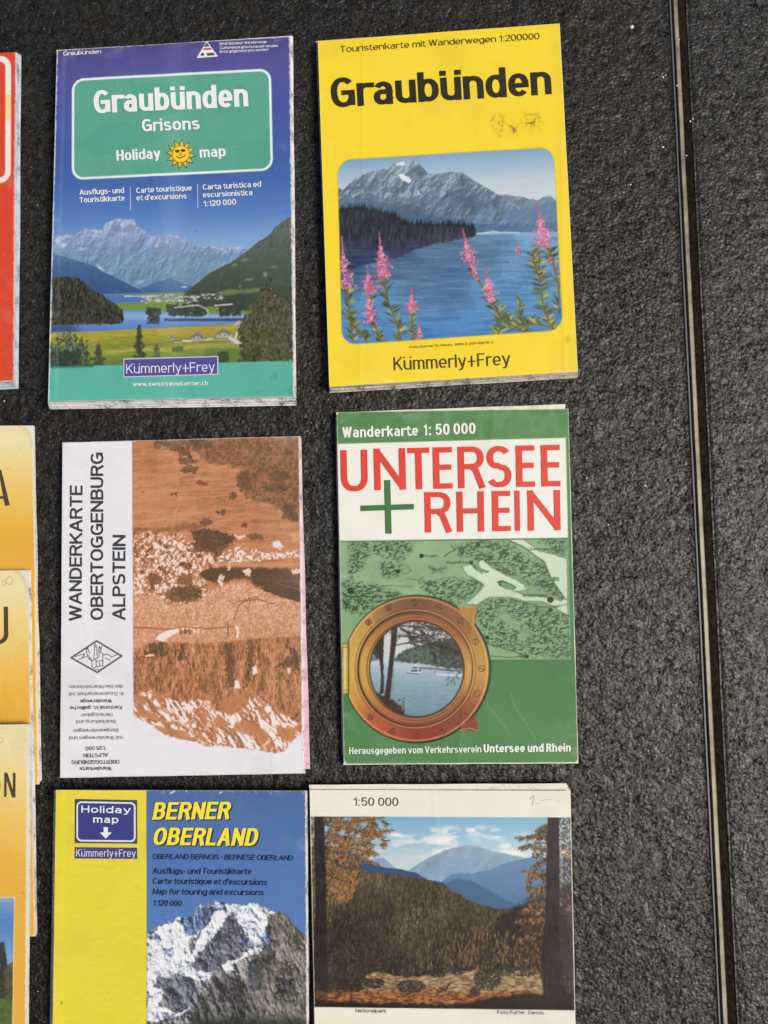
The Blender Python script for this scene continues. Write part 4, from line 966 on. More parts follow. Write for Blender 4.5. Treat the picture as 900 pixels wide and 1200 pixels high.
    for x, y, rx, ry in [(455, 710, 12, 34), (585, 672, 20, 20), (493, 645, 7, 14), (820, 668, 26, 12)]: blob(x, y, rx, ry, 0, .95, rough=2.0)
    tone(np.exp(-((Y - 662) / 2.0) ** 2) * (X > 255) * .8, .72)
    # near meadow
    nm = c.pmask(A([(395, 800), (400, 760), (470, 740), (560, 712), (620, 742), (690, 772), (760, 800)]), None, 1, 2.5, 3, 12)
    nm2 = c.pmask(B([(22, 30), (140, 35), (190, 80), (240, 85), (340, 60), (395, 30), (400, 0), (620, 0), (700, 32), (845, 68), (845, 232), (700, 240), (400, 265), (200, 270), (120, 262), (22, 300)]), None, 1, 1.5, 3, 12)
    tx = fbm(X, Y, 1.7, 4, 70); nn = np.maximum(nm, nm2)
    tone(nn, .70 + .50 * (tx - .5) + .10 * (fbm(X, Y, 12, 3, 71) - .5)); tone(nn * sm(.70, .82, ridged(X, Y, 3, 3, 72)) * sm(750, 680, Y) * .7, .92)
    T0 = []
    def stroke(pts, wd, v, a=1.0):
        T0.append((pts, wd, v, a))
    stroke(B([(22, 192), (90, 190), (190, 200), (280, 186), (400, 196), (520, 184)]), 1.3, .34, .9)
    stroke(B([(545, 60), (640, 52), (710, 72)]), 1.6, .3, .8); stroke(B([(520, 150), (545, 80), (600, 45), (640, 40)]), 1.6, .34, .7); stroke(B([(490, 160), (492, 225)]), 1.0, .2); stroke(B([(285, 60), (288, 190)]), .5, .4, .6); stroke(B([(335, 60), (338, 190)]), .5, .4, .6)
    stroke(B([(600, 60), (590, 120)]), 1.6, .4, .6); stroke(B([(610, 75), (720, 60), (800, 55)]), 1.2, .9, .7)
    tone(c.pmask(B([(135, 250), (150, 225), (200, 200), (260, 188), (350, 180), (345, 190), (280, 200), (220, 225), (185, 250), (180, 262)]), None, .7, .8, 3, 4), .96)
    for x in (258, 278, 300): blob(x, 208, 7, 16, 0, .16, 1, B, 1.0)
    for x in (325, 345): blob(x, 208, 7, 13, 0, .88, 1, B, 1.0)
    blob(533, 210, 11, 34, 0, .93, 1, B, 1.0); blob(528, 220, 4, 22, 0, .3, 1, B, .6)
    # hanging forest (the picture is printed head down)
    fp = c.pmask(B([(22, 300), (80, 285), (125, 258), (180, 262), (330, 272), (500, 262), (620, 248), (760, 240), (800, 245), (845, 232), (845, 650), (800, 640), (740, 600), (690, 570), (650, 540), (600, 490), (590, 560), (540, 600), (500, 610), (440, 600), (400, 545), (330, 540), (290, 560), (180, 530), (110, 495), (22, 520)]), None, 1, 3, 3.5, 14)
    ft = fbm(X, Y, 2.0, 4, 80, .8, 2.2); fw = fbm(X, Y, 9, 3, 81, .6, 2.5)
    tone(fp, .44 + .80 * (ft - .5) + .5 * (fw - .5)); tone(fp * sm(.70, .80, ridged(X, Y, 3, 3, 82, .7, 2.2)) * .5, .74)
    for pts in ([(120, 262), (185, 268), (180, 330), (130, 330), (60, 350), (90, 300)], [(250, 272), (275, 272), (275, 345), (245, 345)], [(468, 262), (520, 262), (528, 450), (500, 500), (480, 400)], [(585, 255), (620, 250), (618, 360), (590, 470), (570, 500), (590, 380)], [(760, 245), (845, 330), (845, 415), (800, 385), (720, 390), (800, 320)]):
        tone(gp(B(pts), 3.5, 4, 1.2, 15) * .8, .16 + .4 * (ft - .5))
    tone(c.pmask(B([(80, 325), (125, 318), (130, 332), (90, 334)]), None, .7, 1.5, 3, 2), .9)
    # rock and snow of the mountains, hanging below
    mp = c.pmask(B([(22, 500), (110, 490), (180, 540), (290, 530), (400, 545), (440, 590), (460, 610), (540, 600), (590, 560), (600, 490), (690, 570), (740, 610), (820, 650), (845, 690), (845, 720), (790, 760), (770, 795), (720, 805), (640, 785), (560, 780), (430, 760), (400, 780), (330, 730), (240, 690), (120, 668), (22, 615)]), None, 1, 3.2, 4, 17)
    r1 = ridged(X, Y, 15, 5, 90, 1, 1.0, .8); r2 = ridged(X, Y, 9, 4, 91, .6, 1.8, -.5)
    val = .52 + 1.4 * (r1 - .62) + .8 * (r2 - .6)
    gm = np.clip(sm(-.5, 1, fp * 2 - 1), 0, 1)
    up = mp * (1 - fp)
    rl = relief(X, Y, 30, 4, 94, .8, 1.5, -.6, .7, -.5, 1.3); tone(up, np.clip(.80 + 1.4 * (rl - .5) + .5 * (ft - .5), .46, 1)); tone(up * sm(.60, .70, fbm(X, Y, 11, 4, 92, 1, 1, .6)), .58)
    tone(up * sm(.80, .86, ridged(X, Y, 12, 4, 93, .6, 1.6, -.8)) * .7, .95)
    for pts in ([(500, 690), (560, 640), (640, 670), (700, 730), (640, 740), (560, 710)], [(740, 690), (845, 670), (820, 740), (770, 760), (735, 710)], [(300, 690), (370, 720), (415, 765), (380, 765), (320, 720)], [(30, 520), (80, 530), (90, 560), (40, 555)], [(360, 580), (400, 610), (370, 690), (350, 650)], [(40, 575), (140, 620), (240, 670), (200, 670), (80, 630)], [(440, 545), (580, 500), (595, 560), (510, 615), (460, 600)]):
        tone(gp(B(pts), 3, 4, .8, 18) * .85, .56 + .14 * (ft - .5))
    tone(c.pmask(B([(525, 450), (545, 450), (552, 490), (520, 490)]), None, .6, 1, 3, 3), .97); tone(c.pmask(B([(612, 385), (630, 375), (638, 415), (612, 425)]), None, .6, 1, 3, 3), .95); tone(c.pmask(B([(780, 385), (800, 390), (795, 420), (782, 410)]), None, .6, 1, 3, 3), .9)
    # picture area: down to the mountain outline, left margin bare
    below_ = c.pmask(B([(10, -800), (900, -800), (900, 640), (845, 715), (790, 760), (770, 795), (720, 808), (640, 790), (560, 780), (430, 765), (400, 778), (330, 750), (240, 735), (180, 715), (120, 668), (22, 618), (10, 618)]), None, .7, 2.2, 3, 17)
    area = below_ * np.clip(dl + .5, 0, 1)
    for pts, wd, v, a in T0:
        for k in range(len(pts) - 1):
            (xa, ya), (xb, yb) = pts[k], pts[k + 1]; L = (xb - xa) ** 2 + (yb - ya) ** 2
            t = np.clip(((X - xa) * (xb - xa) + (Y - ya) * (yb - ya)) / L, 0, 1)
            tone(np.clip(.5 - (np.hypot(X - xa - t * (xb - xa), Y - ya - t * (yb - ya)) - wd / 2), 0, 1) * a, v)
    T = np.clip(T + .05 * (fbm(X, Y, 1.2, 2, 99) - .5), 0, 1)
    duo = ramp(T, [(0, (80, 60, 42)), (.15, (98, 74, 52)), (.35, (140, 98, 68)), (.55, (188, 126, 86)), (.72, (210, 154, 120)), (.86, (230, 194, 172)), (1, (242, 234, 234))])
    c.over(area, duo)
    c.over(area * np.clip(1 - np.abs(dl) / 1.0, 0, 1) * .3, (120, 90, 70))
    c.over(np.clip(.5 - (np.abs(X - 318) - .4), 0, 1) * (Y > 884) * (Y < 896) * .4, (170, 175, 190))
    c.edge_wear(1.1, (214, 214, 216), .9, 3, 'lr'); c.edge_wear(.8, (205, 200, 196), .7, 5, 'tb')
    c.part['photo_print'] = area > .5
    return c
c3 = paint_ober()
m3 = make_map('white map with a brown head-down landscape and sideways Obertoggenburg Alpstein title', c3, [(73.5, 519), (352.5, 511.5), (358, 906), (71, 911.5)], 0.0045, 3, M_EDGE, 0.0006, layers=6, jit=.5,
              cutf=lambda x, y: (x + y) > 1257.0)
sheet(m3, 'inner_sheet', [(300, 530), (352.8, 513), (363.5, 901), (310, 903)], 0.0012, 0.0004, M_PINK, 'pink inner sheet sticking out at the right')
D = (62, 64, 70)
text(m3, 'WANDERKARTE', (96.2, 727.6), (97.2, 569), 14.6, D, .028)
text(m3, 'OBERTOGGENBURG', (121.4, 726.6), (121.6, 530.5), 14.8, D, .028)
text(m3, 'ALPSTEIN', (147.2, 726.6), (147.6, 627), 15.0, D, .028)
for s, xa, xb, y, cap, b in [('den Nachbarsektionen', 144.6, 82, 802.4, 4.2, 0), ('in Zusammenarbeit mit', 145, 81, 810.8, 4.2, 0), ('Wanderwege', 131.6, 94.5, 819.2, 4.3, .02), ('Kantonal st. gallische', 143.6, 82.6, 827, 4.3, .02), ('Herausgeber:', 132.2, 94, 835.4, 4.2, 0), ('Bearbeitung und', 136, 90, 843.4, 4.2, 0),
                             ('Bergwanderwegen', 139, 87, 853.6, 4.2, 0), ('mit Wanderwegen und', 144, 82, 862.2, 4.2, 0), ('1:25 000', 124.3, 101, 874, 4.6, .015), ('ALPSTEIN', 127, 98.6, 882.2, 4.6, .015), ('OBERTOGGENBURG', 140.6, 84.6, 890.2, 4.6, .015), ('Wanderkarte', 131, 94, 898.2, 4.4, .02)]:
    text(m3, s, (xa, y), (xb, y + .6), cap, (104, 106, 112) if b == 0 else (84, 86, 94), b + .004)
dc = [(82.3, 770.8), (113.8, 750), (144.6, 768.6), (114.6, 789)]
dci = [(85.6, 770.6), (113.8, 752.2), (141.4, 768.8), (114.6, 786.8)]
shape(m3, 'emblem_print', ring_polys(dc, dci), (84, 86, 92))
lines = [((88, 769.5), (100, 766)), ((100, 766), (96, 772)), ((92, 773), (102, 769)), ((103, 759), (101.5, 764)), ((103, 759), (106, 766)), ((102, 764), (104, 772)), ((104, 768), (107, 771)), ((105, 771), (108, 773)), ((110.5, 756), (114, 756)), ((112, 754), (112.3, 758)), ((111.5, 757), (110.6, 772)), ((114, 757), (114.4, 772)), ((111, 772), (115, 772)),
         ((117, 757), (116, 764)), ((117, 757), (119.4, 763)), ((120, 757), (117.6, 764)), ((116, 765), (121, 765)), ((121, 765), (121, 771)), ((116.5, 765), (116.5, 771)), ((121, 768), (126, 766)), ((126, 766), (131, 770)), ((131, 770), (138, 767)), ((124, 771), (130, 774)), ((108, 773), (108.5, 781)), ((108, 774), (113, 773)), ((113, 773), (113.5, 781)), ((113, 775), (121, 774)), ((121, 774), (121, 781)), ((108, 781), (112, 784)), ((112, 782), (120, 780)), ((117, 776), (117.5, 780)), ((112, 785), (117, 784)), ((104, 772), (108, 774)), ((121, 771), (121, 774))]
shape(m3, 'emblem_print', [seg(a, b, .8) for a, b in lines], (92, 94, 100))

# ================================================================== MAP: green Untersee + Rhein map
def paint_untersee():
    c = Canvas([(394.5, 483.5), (665.5, 479.5), (677, 893), (403, 895)], 0.9)
    X, Y = c.X, c.Y
    c.C = ramp(Y + 0 * X, [(480, (88, 136, 82)), (520, (92, 142, 86)), (640, (84, 134, 78)), (780, (68, 122, 66)), (895, (82, 134, 80))])
    c.over(fbm(X, Y, 40, 4, 5) * .25, (104, 150, 98)); c.over(fbm(X, Y, 1.5, 2, 6) * .12, (40, 90, 50))
    rb = 662.8 + (Y - 514) * 0.0236
    ytop = 520.5 - (X - 395) * .027; ymid = 634 - (X - 397) * .0145; ybot = 772.4
    panel = np.clip(Y - ytop + .5, 0, 1) * np.clip(ymid - Y + .5, 0, 1) * np.clip(rb - X + .5, 0, 1)
    c.over(panel, (240, 240, 230)); c.over(panel * fbm(X, Y, 22, 3, 12) * .15, (222, 222, 204))
    U = lambda p: cv(p, 390, 620, 3.103)
    mp = np.clip(Y - ymid - 1.2 + .5, 0, 1) * np.clip(ybot - Y + .5, 0, 1) * np.clip(rb - X + .5, 0, 1)
    lowleft = (X < 425) * sm(762, 750, Y) + (X >= 425)
    light = ramp(fbm(X, Y, 30, 3, 14), [(.2, (128, 162, 120)), (.8, (150, 182, 138))])
    c.over(mp * lowleft, light)
    # hachured relief
    h = fbm(X, Y, 1.9, 3, 22, 2.0, .8, -.25); h2 = ridged(X, Y, 3.0, 3, 23, 1.8, .8, .2); zone = fbm(X, Y, 26, 3, 24)
    zm = np.zeros_like(X)
    for pts in ([(60, 40), (250, 40), (300, 60), (260, 110), (210, 110), (140, 80), (110, 140), (60, 200), (60, 100)], [(30, 190), (150, 200), (250, 240), (100, 310), (40, 290)], [(315, 195), (420, 185), (530, 185), (555, 205), (500, 250), (440, 280), (340, 235)], [(450, 60), (550, 40), (640, 45), (720, 110), (770, 120), (795, 170), (790, 230), (700, 200), (600, 150), (540, 120), (450, 90)],
                [(520, 270), (600, 250), (700, 262), (780, 300), (862, 310), (862, 470), (700, 465), (560, 420), (530, 350)], [(740, 36), (850, 36), (850, 95), (790, 75)], [(800, 185), (850, 255), (800, 245), (770, 215)], [(170, 120), (250, 130), (240, 170), (180, 180)], [(355, 140), (410, 145), (405, 158), (360, 155)]):
        zm = np.maximum(zm, c.pmask(U(pts), None, 3, 4, 6, 25))
    ink_ = zm * np.maximum(sm(.50, .60, h), sm(.72, .82, h2)) * mp * lowleft
    c.over(ink_ * sm(.26, .48, zone + .12) * .88, (38, 54, 42)); c.over(zm * mp * .22 * lowleft, (96, 140, 92))
    # light field lines through the hachures
    c.over(zm * mp * sm(.80, .88, ridged(X, Y, 7, 3, 29)) * .6, (140, 184, 128))
    lake = [[(638, 38), (690, 36), (700, 45), (750, 82), (800, 92), (850, 110), (852, 190), (852, 310), (830, 300), (800, 278), (760, 262), (700, 262), (640, 246), (570, 246), (525, 272), (485, 272), (530, 232), (553, 205), (520, 180), (490, 165), (470, 140), (500, 128), (520, 150), (545, 165), (530, 118), (545, 113), (575, 140), (620, 165), (665, 185), (695, 205), (705, 222), (650, 226), (700, 240), (780, 250), (830, 262), (845, 250), (820, 222), (800, 188), (788, 168), (770, 120), (735, 95), (690, 62)]]
    for p in lake:
        m = c.pmask(U(p), None, .7, .9, 4, 26) * mp
        c.over(np.clip(c.pmask(U(p), None, 2.0, .9, 4, 26) * 1.6, 0, 1) * mp * .5, (44, 70, 48)); c.over(m, (200, 220, 190))
    for p in ([(598, 190), (615, 186), (650, 200), (668, 212), (655, 222), (630, 218), (605, 205)], [(800, 175), (822, 175), (822, 188), (802, 188)], [(505, 125), (530, 140), (570, 155), (560, 160), (520, 148)]):
        c.poly(U(p), (52, 74, 54), 1, .7, .6, 3); c.poly([(x + .6, y + .5) for x, y in [(sum(a[0] for a in U(p)) / len(p) + (q[0] - sum(a[0] for a in U(p)) / len(p)) * .78, sum(a[1] for a in U(p)) / len(p) + (q[1] - sum(a[1] for a in U(p)) / len(p)) * .78) for q in U(p)]], (116, 160, 108))
    for pts, wd in [([(735, 95), (770, 120), (790, 170), (815, 210), (848, 258)], .9), ([(640, 45), (690, 62), (735, 95)], .9), ([(35, 235), (100, 225), (180, 228), (230, 240)], .9), ([(560, 415), (640, 440), (705, 462)], 1.1), ([(575, 462), (640, 466), (700, 464)], .9), ([(65, 210), (130, 215), (200, 205), (290, 210)], .6), ([(270, 180), (310, 185), (330, 175)], .7), ([(262, 130), (285, 150), (262, 165), (245, 150)], .6), ([(38, 180), (60, 190), (58, 215)], .8), ([(40, 260), (52, 275), (45, 295)], .9), ([(430, 60), (445, 75), (425, 85), (405, 100)], 1.2), ([(800, 280), (850, 275)], .6)]:
        c.line(U(pts), wd, (46, 70, 48), .85)
    c.over(np.clip(.5 - (np.abs(Y - ymid - 1) - .5), 0, 1) * np.clip(rb - X, 0, 1) * .8, (60, 110, 62)); c.over(np.clip(.5 - (np.abs(Y - ybot) - .4), 0, 1) * (X > 560) * (X < 669) * .35, (170, 200, 160))
    # ---- printed porthole
    cx, cy = 487.5, 783.8; q = lambda x, y: (400 + x / 5.0, 690 + y / 5.0)
    d = np.hypot(X - cx, Y - cy); ang = np.arctan2(Y - cy, X - cx)
    flat = np.clip(X - 408.6, 0, 1)
    outer = np.clip(85.3 - d + .5, 0, 1) * flat
    c.over(np.clip(87.6 - np.hypot(X - cx - .8, Y - cy - .2), 0, 1) * np.clip(X - 407.6, 0, 1) * .92, (40, 36, 22))
    # lugs at the right
    lug1 = q(680, 110), q(720, 105), q(755, 112), q(785, 92), q(792, 140), q(780, 165), q(785, 205), q(775, 215), q(720, 170)
    lug2 = q(700, 800), q(760, 760), q(782, 735), q(790, 770), q(800, 800), q(790, 838), q(750, 832), q(700, 828)
    c.poly([(x + 1, y + 1) for x, y in lug1], (60, 44, 20), .7, .8, 1, 3, 3); c.poly(lug1, (186, 134, 60), 1, .6, .8, 3, 3); c.poly(lug2, (130, 66, 44), 1, .6, .8, 3, 3); c.line([q(690, 828), q(750, 815), q(795, 830)], .9, (214, 170, 120), .8)
    tt = (np.sin(ang) + 1) / 2
    stops = [(0, (118, 78, 54)), (.05, (122, 78, 52)), (.2, (152, 106, 56)), (.35, (184, 142, 70)), (.55, (190, 148, 76)), (.7, (170, 112, 56)), (.82, (136, 72, 42)), (1, (142, 58, 40))]
    metal = ramp(tt + .06 * (fbm(X, Y, 7, 3, 31) - .5), stops)
    left = sm(.1, -.9, np.cos(ang)) * sm(.75, .25, np.abs(tt - .48)); metal = metal * (1 - .6 * left[..., None]) + rgb(218, 182, 88) * .6 * left[..., None]
    bl = np.exp(-((ang - 2.15) / .35) ** 2) * .6; metal = metal * (1 - bl[..., None]) + rgb(186, 74, 44) * bl[..., None]
    br_ = np.exp(-((ang - .95) / .25) ** 2) * .55; metal = metal * (1 - br_[..., None]) + rgb(120, 72, 50) * br_[..., None]
    tr_ = np.exp(-((ang + 1.05) / .35) ** 2) * .35; metal = metal * (1 - tr_[..., None]) + rgb(160, 106, 62) * tr_[..., None]
    metal = metal * (0.92 + .16 * fbm(X, Y, 1.6, 3, 37)[..., None])
    c.over(outer, metal)
    c.over(outer * np.exp(-((d - 83.6) / 1.0) ** 2) * .6, (226, 184, 110))
    inner2 = ramp(1 - tt, stops); c.over(np.clip(67.5 - d, 0, 1) * .45, inner2)
    dg = np.hypot(X - cx + .8, Y - cy)
    for rr, wv, cl, a in [(68.6, 1.1, (226, 186, 110), .55), (67.2, .9, (70, 44, 22), .85), (70.6, .6, (90, 60, 30), .6), (62, 1.0, (224, 178, 100), .3), (56.8, 1.0, (90, 58, 30), .6), (58.6, .8, (222, 182, 116), .4)]:
        c.over(np.exp(-((dg - rr) / wv) ** 2) * a, cl)
    c.over(np.exp(-((dg - 67.0) / 1.5) ** 2) * sm(.2, -.6, np.cos(ang)) * .7, (46, 30, 14))
    # hinge
    hg = [(401.6, 755), (407.6, 755), (407.6, 812.5), (402.2, 812.5)]
    c.poly([(400.8, 754), (409, 754), (409, 813.6), (401.4, 813.6)], (92, 74, 34)); c.poly(hg, (206, 176, 90)); c.line([(404.2, 757), (404.6, 811)], 1.4, (238, 222, 160), .8)
    for y in (758.5, 808.5): c.line([(401.8, y), (408, y)], .8, (98, 78, 36), .8)
    # view through the glass
    gx, gy = 488.3, 784.0; dw = np.hypot(X - gx, (Y - gy) * .99); win = np.clip(55.0 - dw + .5, 0, 1)
    keepC = c.C.copy()
    view = ramp(Y, [(728, (196, 198, 196)), (765, (206, 210, 210)), (774, (190, 204, 210)), (790, (150, 176, 188)), (810, (128, 156, 168)), (840, (108, 140, 156))])
    c.C = view * (0.93 + .14 * fbm(X, Y, 2.2, 3, 40, 3, .6)[..., None])
    c.poly([q(150, 400), q(190, 392), q(215, 420), q(150, 424)], (92, 122, 146)); 
    hill = [q(320, 402), q(345, 375), q(380, 355), q(450, 330), q(520, 315), q(580, 300), q(640, 290), q(730, 270), q(730, 470), q(640, 465), (q(560, 455)), q(480, 440), q(380, 432), q(300, 420)]
    c.poly(hill, ramp(fbm(X, Y, 2.2, 4, 45), [(.3, (58, 72, 64)), (.7, (104, 118, 102))]), 1, 1, 1.6, 3, 8)
    c.over(win * sm(.55, .72, fbm(X, Y, 4, 3, 47)) * (Y < 790) * (X > 505) * .5, (44, 50, 46))
    c.line([q(420, 462), q(520, 466), q(640, 478), q(700, 480)], 2.0, (86, 88, 86), .8); c.line([q(560, 500), q(640, 506), q(705, 508)], 2.2, (220, 224, 222), .7)
    c.poly([q(385, 487), q(470, 482), q(466, 494), q(405, 496)], (224, 224, 220)); c.poly([q(405, 478), q(465, 472), q(465, 484), q(410, 486)], (70, 66, 66)); c.line([q(450, 460), q(450, 485)], 1.2, (230, 230, 228)); c.line([q(385, 492), q(455, 498)], .8, (60, 64, 70))
    c.poly([q(180, 600), q(260, 630), (q(300, 650)), q(350, 690), q(380, 740), q(300, 740), q(200, 680)], (56, 42, 36), 1, 1, 2, 3, 4)
    for i in range(60): c.ell(*q(R.uniform(230, 370), R.uniform(640, 730)), 1.0, .6, R.choice([(120, 76, 52), (40, 32, 28), (86, 64, 50)]), R.uniform(0, 3), .7, .5)
    c.poly([q(292, 230), q(330, 215), q(320, 330), q(305, 440), q(292, 560), q(288, 640), q(250, 640), q(268, 520), q(282, 400), q(290, 300)], (50, 38, 36), 1, .7, .6, 3); c.poly([q(225, 290), q(250, 270), q(246, 420), q(250, 520), q(248, 610), q(226, 620), q(232, 500), q(222, 400), q(200, 340), q(212, 320)], (54, 42, 40), 1, .7, .8, 3)
    c.poly([q(170, 380), q(225, 290), q(240, 330), q(225, 420), q(200, 400)], (54, 48, 44), .9, 1, 3, 3, 5)
    c.line([q(306, 330), q(302, 600)], .7, (104, 70, 60), .6)
    def twig(x, y, a, L, w_, dep):
        x1, y1 = x + math.cos(a) * L, y + math.sin(a) * L; c.line([(x, y), (x1, y1)], w_, jc((52, 44, 42), 6), .85)
        if dep <= 0: return
        for k in range(3): twig(x + (x1 - x) * R.uniform(.3, 1), y + (y1 - y) * R.uniform(.3, 1), a + R.uniform(-.8, .8), L * R.uniform(.4, .75), max(.5, w_ * .65), dep - 1)
    for (x, y), a, L in [(q(330, 215), .05, 26), (q(325, 275), .12, 30), (q(320, 330), -.2, 20), (q(420, 225), .5, 30), (q(480, 300), .35, 32), (q(450, 200), .3, 30), (q(560, 330), .35, 26), (q(320, 210), .6, 18), (q(600, 300), .9, 22), (q(360, 240), .3, 30)]: twig(x, y, a, L, 1.4, 3)
    for i in range(620):
        a = R.uniform(-2.2, .35); rr = R.uniform(.5, 1) ** .5 * 55; x = gx + rr * math.cos(a); y = gy + rr * math.sin(a)
        if y < 735 + R.random() * 40 + max(0, x - 500) * .6: c.ell(x, y, R.uniform(.6, 1.7), R.uniform(.4, .9), R.choice([(50, 46, 44), (84, 84, 80), (64, 60, 56)]), R.uniform(0, 3), .55, .5)
    for i in range(40): c.ell(*q(R.uniform(610, 690), R.uniform(510, 570)), .9, .5, (70, 84, 88), R.uniform(0, 3), .6, .5)
    vw = c.C; c.C = keepC; c.over(win, vw); c.over(np.exp(-((dw - 55.2) / 1.0) ** 2) * .85, (58, 38, 24))
    # screws
    z8 = lambda x, y: (380 + x / 2.903, 680 + y / 2.903)
    for i, (x, y) in enumerate([(306, 76), (219, 93), (150, 143), (390, 92), (462, 137), (514, 209), (535, 300), (520, 386), (477, 461), (403, 514), (317, 530), (231, 514), (157, 465)]):
        x, y = z8(x, y); c.ell(x, y, 3.7, 3.7, (76, 46, 22), 0, .85, .5); base = ramp(np.array([(math.sin(math.atan2(y - cy, x - cx)) + 1) / 2]), stops)[0] * 255
        c.ell(x, y, 2.9, 2.9, tuple(np.minimum(255, base * 1.02 + 8)), 0, 1, .5); a = [2.0, 1.6, 1.7, 2.4, .6, 1.7, 2.6, 2.4, 1.4, 2.3, 1.6, 2.4, 2.4][i]
        c.line([(x - 2.6 * math.cos(a), y + 2.6 * math.sin(a)), (x + 2.6 * math.cos(a), y - 2.6 * math.sin(a))], .9, (60, 36, 18), .9)
    c.edge_wear(1.2, (206, 200, 180), .85, 3, 'l'); c.edge_wear(.7, (190, 204, 170), .7, 7, 'rtb')
    c.over(np.clip(1 - np.hypot(X - 394, Y - 484) / 5, 0, 1), (214, 208, 190)); c.over(np.clip(1.3 - np.hypot(X - 677, Y - 893) / 3, 0, 1), (236, 236, 226)); c.over(np.clip(1.3 - np.hypot(X - 404, Y - 895) / 3, 0, 1), (226, 224, 212))
    c.over(sm(.70, .85, ridged(X, Y, 30, 2, 90)) * (Y < 515) * .18, (150, 180, 140))
    c.part['window_print'] = dw < 55; c.part['porthole_print'] = (outer > .5)
    c.part['map_print'] = (mp * lowleft > .5); c.part['title_panel'] = panel > .5
    return c
c4 = paint_untersee()
m4 = make_map('green Untersee and Rhein hiking map with a brass porthole and red title on its cover', c4, [(394, 484), (665, 479.5), (677.5, 894), (402, 896)], 0.0042, 4, M_EDGE_CLEAN, 0.0008, layers=5, jit=.5,
              cutf=lambda x, y: (x - 394.5) + (y - 483.5) < 4.5)
sheet(m4, 'inner_sheet', [(395.8, 483.2), (662.3, 473.6), (663.4, 500), (396.5, 505)], 0.0022, 0.0005, M_EDGE_CLEAN)
sheet(m4, 'inner_sheet', [(393.2, 489), (400, 489), (410, 893), (401, 884)], 0.0016, 0.0004, M_EDGE_CLEAN)
text(m4, 'Wanderkarte', (401.4, 513.4), (490, 510.8), 12.4, (238, 240, 228), .03); text(m4, '1: 50 000', (495.6, 510.6), (557.2, 508.8), 13.0, (238, 240, 228), .03)
RD = (224, 72, 58)
for ch, xa, xb in [('U', 400, 431.5), ('N', 439, 476), ('T', 478.5, 504), ('E', 508, 530.5), ('R', 537, 568), ('S', 570.5, 599.5), ('E', 605, 627), ('E', 634.5, 656.8)]:
    f = lambda x: 576.2 - (x - 400) * .0225 + (.8 if ch == 'U' else 0)
    text(m4, ch, (xa, f(xa) - .5), (xb, f(xb) - .5), 48.6, RD, .012)
for ch, xa, xb in [('R', 498, 529), ('H', 535.5, 567.5), ('E', 577, 598.5), ('I', 603.5, 609.5), ('N', 618.5, 657)]:
    f = lambda x: 624.3 - (x - 498) * .018; text(m4, ch, (xa, f(xa)), (xb, f(xb)), 47.2, RD, .012)
shape(m4, 'plus_sign', [[(450.6, 563), (457.4, 562.9), (459, 625.5), (452.2, 625.7)]], (66, 120, 62), .00045)
shape(m4, 'plus_sign', [[(423, 592.8), (484.8, 590.8), (485.2, 597.2), (423.2, 599.2)]], (66, 120, 62), .0005)
text(m4, 'Herausgegeben vom Verkehrsverein', (409.3, 883.4), (563.8, 881.3), 7.9, (232, 238, 222), .022); text(m4, 'Untersee und Rhein', (566.6, 881.4), (668.4, 880.2), 9.6, (240, 242, 232), .034)
text(m4, 'Druck bei: Orts Druck und Foton AG, Kreuzlingen', (409.3, 893.8), (506, 893.3), 2.9, (150, 184, 140), .0)
DG = (40, 58, 42)
U_ = lambda x, y: (390 + x / 3.103, 620 + y / 3.103)
for x, y, r in [(323, 98, 2.6), (503, 122, 2.2), (237, 154, 2.4), (66, 225, 3.6), (791, 257, 3.6), (792, 294, 2.2), (561, 394, 2.3), (707, 464, 1.9)]: shape(m4, 'town_dot', [circle(*U_(x, y), r)], DG)
for s, x0, x1, y, cap in [('Singen', 333, 382, 102, 2.6), ('Radolfzell', 415, 493, 126, 2.8), ('Überlingen', 710, 790, 78, 3.0), ('SCHAFFHAUSEN', 62, 172, 250, 2.8), ('Rhein', 190, 235, 247, 2.2), ('KONSTANZ', 692, 782, 248, 3.4), ('Kreuzlingen', 745, 832, 286, 2.2), ('Thayngen', 175, 225, 143, 1.8)]:
    text(m4, s, U_(x0, y), U_(x1, y - 1), cap, DG, .004)
